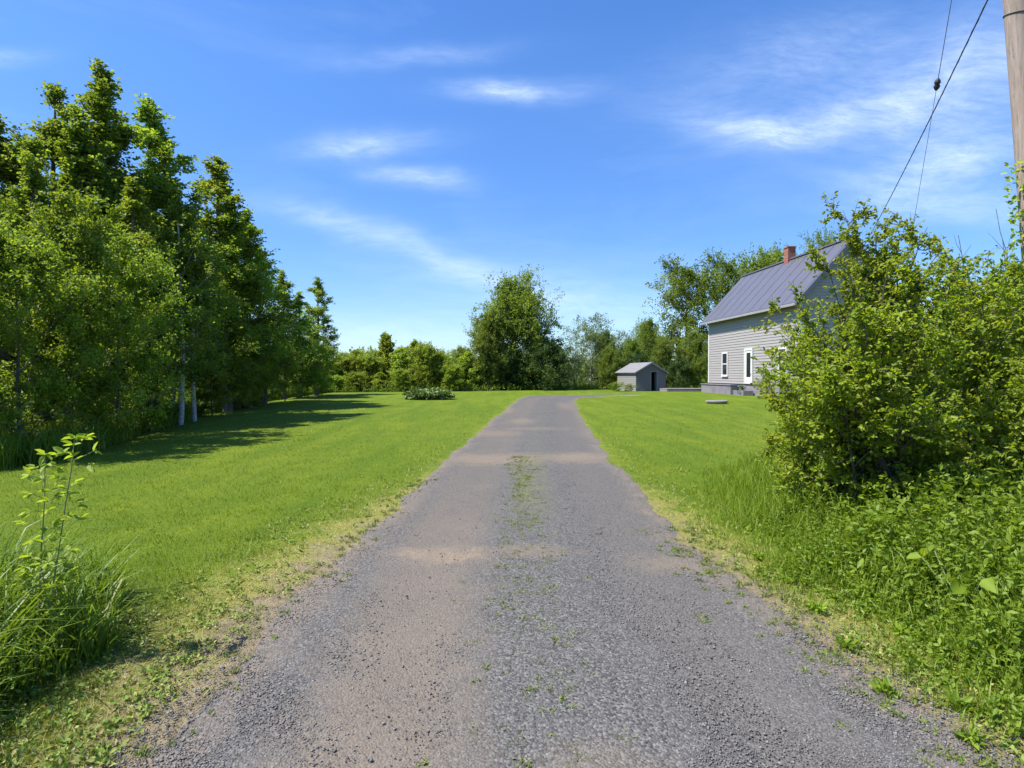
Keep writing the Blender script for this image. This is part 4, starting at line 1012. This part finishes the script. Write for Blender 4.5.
def build_drive_tufts():
    rg = np.random.default_rng(63); cs = []
    for _ in range(230):                       # sparse strip in the middle of the drive
        y = rg.uniform(2.3, 6.5); cs.append((.12 + rg.normal(0, .16) + .0 * y, y, rg.uniform(.012, .06), 14))
    for _ in range(340):
        y = rg.uniform(6.2, 11.5); cs.append((.16 + rg.normal(0, .12), y, rg.uniform(.02, .06), 14))
    for _ in range(240):                       # stray plants on the right edge
        y = rg.uniform(2.3, 6.2); cs.append((float(dr(y)) + rg.normal(-.02, .20), y, rg.uniform(.02, .06), 16))
    for _ in range(120):
        y = rg.uniform(2.0, 9); cs.append((float(dl(y)) + rg.normal(.0, .10), y, rg.uniform(.02, .05), 12))
    P = []; 
    for x, y, r, k in cs:
        a = rg.uniform(0, 6.28, k); q = rg.uniform(0, r, k); P.append(np.stack([x + q * np.cos(a), y + q * np.sin(a), 0 * a], 1))
    P = np.concatenate(P); P[:, 2] = H(P[:, 0], P[:, 1]) + .006; n = len(P)
    it = blades(rg, P, rg.uniform(.012, .042, n), np.maximum(.005, P[:, 1] / F * .8), rg.uniform(.4, 1.6, n), seg=1, val=np.clip(rg.normal(.36, .18, n), 0, 1))
    lc = P[rg.uniform(size=n) < .45]
    b = leaves(rg, lc + np.array([0, 0, .008]), rg.normal(0, 1, lc.shape), .022, .6, 1.2, -.2, False, np.full(len(lc), .12))
    tag(link("driveway_tufts", leafmesh("driveway_tufts", combine([it, b]), G_DRY)), "sparse grass tufts growing through the middle and edges of the gravel", "grass", kind="stuff")
    # larger tufts on the right edge of the drive, each its own plant
    spots = [(884, 605), (905, 640), (962, 715), (848, 652), (888, 700), (790, 585), (846, 590), (760, 562), (820, 615), (975, 752), (920, 590)]
    TO = ['seventh', 'fifth', 'second', 'fourth', 'third', 'tenth', 'eighth', 'eleventh', 'sixth', 'very', 'ninth']
    TO[9] = 'first'
    for i, (px, py) in enumerate(spots):
        x, y = pg(px, py); k = rg.integers(26, 46); a = rg.uniform(0, 6.28, k); q = rg.uniform(0, .035, k)
        P = np.stack([q * np.cos(a), q * np.sin(a), 0 * a], 1)
        it = blades(rg, P, rg.uniform(.03, .09, k), .007, rg.uniform(.3, 1.3, k), az=a, seg=2, val=rg.uniform(.3, .9, k))
        lf = leaves(rg, P + np.array([0, 0, .02]) + rg.normal(0, .012, P.shape), np.stack([np.cos(a), np.sin(a), .6 + 0 * a], 1), .045, .45, .8, 0, True)
        tag(link("grass_tuft", leafmesh("grass_tuft", combine([it, lf]), G_WEED), loc=(x, y, float(H(x, y)) + .008)), "small green tuft on the driveway's right edge, %s closest to the camera" % TO[i], "grass tuft", "tufts along the right edge of the driveway")

def stalks(rg, x, y, hgt, nl, lf, lean=.25, wdt=.45):
    """leafy weeds: thin stems with leaves all along"""
    m = len(x); a = rg.uniform(0, 6.28, m); P0 = np.stack([x, y, H(x, y) - .01], 1)
    D = np.stack([np.cos(a) * lean, np.sin(a) * lean, np.ones(m)], 1); P = grow(rg, P0, D, hgt, 6, .0, .10)
    p, d, par, s = children(rg, P, nl, .12, 1.0, 1.0)
    lv = rg.uniform(.2, .8, m)[par]
    it = leaves(rg, p, d, 1.0, wdt, .9, .05, False, lv)
    V = it[0].reshape(-1, 4, 3); sc = np.repeat(np.broadcast_to(lf, m), nl) * (1.15 - .5 * s)
    V = V[:, :1] + (V - V[:, :1]) * sc[:, None, None]
    v, q = tubes(P, np.linspace(1, .4, 6)[None] * np.full((m, 1), .0028), 3)
    return combine([(V.reshape(-1, 3), it[1], it[2], it[3]), (v, q, None, np.full(len(q), .15))])

def build_right_weeds():
    rg = np.random.default_rng(64); n = 34000
    x = rg.uniform(1.9, 7.5, n); y = rg.uniform(2.2, 10.5, n); rb = np.interp(y, [2, 4.8, 6, 8, 9.5, 11], [2.30, 2.15, 2.5, 3.2, 3.9, 6.0]) + .14 * np.sin(y * 3.7) + .08 * np.sin(y * 9)
    k = (x > rb) & (rg.uniform(size=n) < .44); x, y, rb = x[k], y[k], rb[k]
    dep = x - rb; h = (.08 + .40 * ss(0, .9, dep) + .18 * ss(.9, 1.8, dep)) * rg.uniform(.6, 1.3, len(x))
    a = stalks(rg, x, y, h, 11, np.clip(.040 + .040 * ss(0, 1, dep), 0, .08) * rg.uniform(.7, 1.4, len(x)), .3)
    n = 60000; x = rg.uniform(1.7, 7.5, n); y = rg.uniform(2.2, 10.5, n); rb = np.interp(y, [2, 4.8, 6, 8, 9.5, 11], [2.22, 1.95, 1.95, 2.3, 3.0, 4.0]) + .14 * np.sin(y * 3.7)
    k = (x > rb) & (rg.uniform(size=n) < .40); x, y, rb = x[k], y[k], rb[k]; dep = x - rb
    g = blades(rg, np.stack([x, y, H(x, y) - .01], 1), (.07 + .32 * ss(0, 1.2, dep)) * rg.uniform(.6, 1.3, len(x)), .0065, rg.uniform(.1, .8, len(x)), seg=2, val=np.clip(rg.normal(.5, .2, len(x)), 0, 1))
    tag(link("bank_weeds", leafmesh("bank_weeds", combine([a, g]), G_WEED)), "knee high bright green weeds and grass on the right bank", "weeds", kind="stuff")

def build_left_clump():
    rg = np.random.default_rng(65); n = 8000
    a = rg.uniform(0, 6.28, n); r = np.sqrt(rg.uniform(0, 1, n)); x = -3.22 + .88 * r * np.cos(a); y = 2.95 + 1.5 * r * np.sin(a)
    x += .1 * np.sin(y * 6)
    h = (.16 + .48 * (1 - r ** 2) ** .6) * rg.uniform(.35, 1.25, n) * (1 + .25 * np.sin(x * 9) * np.sin(y * 7))
    g = blades(rg, np.stack([x, y, H(x, y) - .01], 1), h, rg.uniform(.006, .015, n), rg.uniform(.15, 1.1, n), seg=2, val=np.clip(rg.normal(.45, .22, n), 0, 1))
    n = 700; a = rg.uniform(0, 6.28, n); r = np.sqrt(rg.uniform(0, 1, n)); x = -3.2 + .85 * r * np.cos(a); y = 3.0 + 1.35 * r * np.sin(a)
    s = stalks(rg, x, y, rg.uniform(.15, .5, n), 9, .04, .3)
    tag(link("tall_grass", leafmesh("tall_grass", combine([g, s]), G_TALL)), "clump of long uncut grass in the left foreground", "grass", kind="stuff")

def build_scrub_cover():
    rg = np.random.default_rng(66); n = 90000
    x = rg.uniform(-26, 34, n); y = rg.uniform(8, 60, n)
    bl = np.interp(y, [0, 8, 10.2, 11.9, 16.5, 23, 31, 40, 48, 60], [-11, -9.2, -8.8, -8.5, -10.2, -12.0, -13.2, -13.5, -12, -10])
    sc = scrub_amount(x, y)
    dens = np.where(x < -7, np.where(bl - x < 2.5, .9, .22), .5)
    k = (sc > .35) & (y > 9.0) & ~((x > 1) & (y < 12)) & (rg.uniform(size=n) < dens); x, y = x[k], y[k]; n = len(x)
    s = stalks(rg, x, y, rg.uniform(.2, .75, n) * (.6 + .4 * sc[k]), 8, .05 + .0022 * y, .3)
    m = 50000; y2 = rg.uniform(8.3, 47, m); bl = np.interp(y2, [0, 8, 10.2, 11.9, 16.5, 23, 31, 40, 48, 60], [-11, -9.2, -8.8, -8.5, -10.2, -12.0, -13.2, -13.5, -12, -10]); x2 = bl - rg.uniform(-.1, 2.2, m)
    g = blades(rg, np.stack([x2, y2, H(x2, y2) - .01], 1), rg.uniform(.25, .75, m), .008 + .0007 * y2, rg.uniform(.1, .8, m), seg=2, val=np.clip(rg.normal(.5, .2, m), 0, 1))
    tag(link("undergrowth", leafmesh("undergrowth", combine([s, g]), G_TALL)), "rank grass and weeds along the foot of the woods", "undergrowth", kind="stuff")

def build_far_woods():
    rg = np.random.default_rng(67); n = 70000
    th = rg.uniform(-1.25, 1.25, n); r = rg.uniform(85, 120, n); x = r * np.sin(th) * 1.4; y = r * np.cos(th)
    top = 3.6 + 1.1 * np.sin(x * .35) * np.sin(x * .13 + 1) + .9 * np.sin(x * 1.1) + .5 * np.sin(x * 2.7)
    z = top * rg.uniform(0, 1, n) ** .7 + rg.normal(0, .25, n)
    it = leaves(rg, np.stack([x, y, np.maximum(z, .05)], 1), rg.normal(0, 1, (n, 3)), .62, .8, .4, 0, False, .3 + .4 * (np.sin(x * .6) * .5 + .5))
    tag(link("far_woods", leafmesh("far_woods", it, L_FAR)), "low line of distant woods beyond the field", "woods", kind="stuff")

def build_gravel():
    rg = np.random.default_rng(68); n = 170000
    x, y = screen_points(rg, n, -60, 1240, 445, 900, 1.2, 11.5)
    e = edge_dist(x, y); c = (dl(y) + dr(y)) / 2; u = x - c
    dens = .95 - .90 * np.exp(-((u + .80) / .42) ** 2) - .55 * np.exp(-((u - .98) / .38) ** 2)
    k = (rg.uniform(size=len(x)) < dens) & (e < .32) & (rg.uniform(size=len(x)) < 1 - ss(-.1, .32, e) * .9); x, y = x[k], y[k]; n = len(x)
    base = np.array([(1, 0, 0), (0, 1, 0), (-1, 0, 0), (0, -1, 0), (0, 0, 1), (0, 0, -1)], float)
    s = (rg.uniform(.0020, .0050, n) * rg.choice([1, 1, 1, 1, 1.7], n) * (1 + .06 * y))[:, None, None]
    V = base[None] * rg.uniform(.55, 1.3, (n, 6, 1)) + rg.normal(0, .22, (n, 6, 3)); V[:, :, 2] *= .62
    a = rg.uniform(0, 6.28, n); ca, sa = np.cos(a)[:, None], np.sin(a)[:, None]
    V = np.stack([V[:, :, 0] * ca - V[:, :, 1] * sa, V[:, :, 0] * sa + V[:, :, 1] * ca, V[:, :, 2]], -1) * s
    V += np.stack([x, y, H(x, y) + .012], 1)[:, None]
    f = np.array([(0, 1, 4), (1, 2, 4), (2, 3, 4), (3, 0, 4), (1, 0, 5), (2, 1, 5), (3, 2, 5), (0, 3, 5)])
    Tr = (f[None] + np.arange(n)[:, None, None] * 6).reshape(-1, 3)
    me = np_mesh("gravel", V.reshape(-1, 3), None, Tr, pebble_mat(), {"rnd": ('FACE', np.repeat(.12 + rg.uniform(0, 1, n) * .86, 8))})
    tag(link("gravel", me), "loose blue grey crushed stones on the driveway", "gravel", kind="stuff")

build_lawn_grass(); build_verge(); build_drive_tufts(); build_right_weeds(); build_left_clump(); build_scrub_cover(); build_far_woods(); build_gravel()

# a big leaved burdock in the weeds on the right bank
def burdock():
    rg = np.random.default_rng(71); x, y = pg(950, 618); k = 9
    a = np.linspace(0, 6.28, k, endpoint=False) + .3; P0 = np.zeros((k, 3)); D = np.stack([np.cos(a), np.sin(a), 1.4 + 0 * a], 1)
    st = grow(rg, P0, D, rg.uniform(.25, .5, k), 5, .05, .04)
    it = leaves(rg, st[:, -1], np.stack([np.cos(a), np.sin(a), -.1 + 0 * a], 1) * 3, .14, .72, 1.6, 0, True, np.full(k, .6))
    o = tag(link("burdock", None, loc=(x + .12, y, float(H(x, y)))), "plant with a few very large pale leaves among the right bank weeds", "plant")
    v, q = tubes(st, np.full((k, 5), .005), 5); link("stem", np_mesh("stem", v, q, None, STEM), o); link("foliage", leafmesh("foliage", it, G_WEED), o)
burdock()
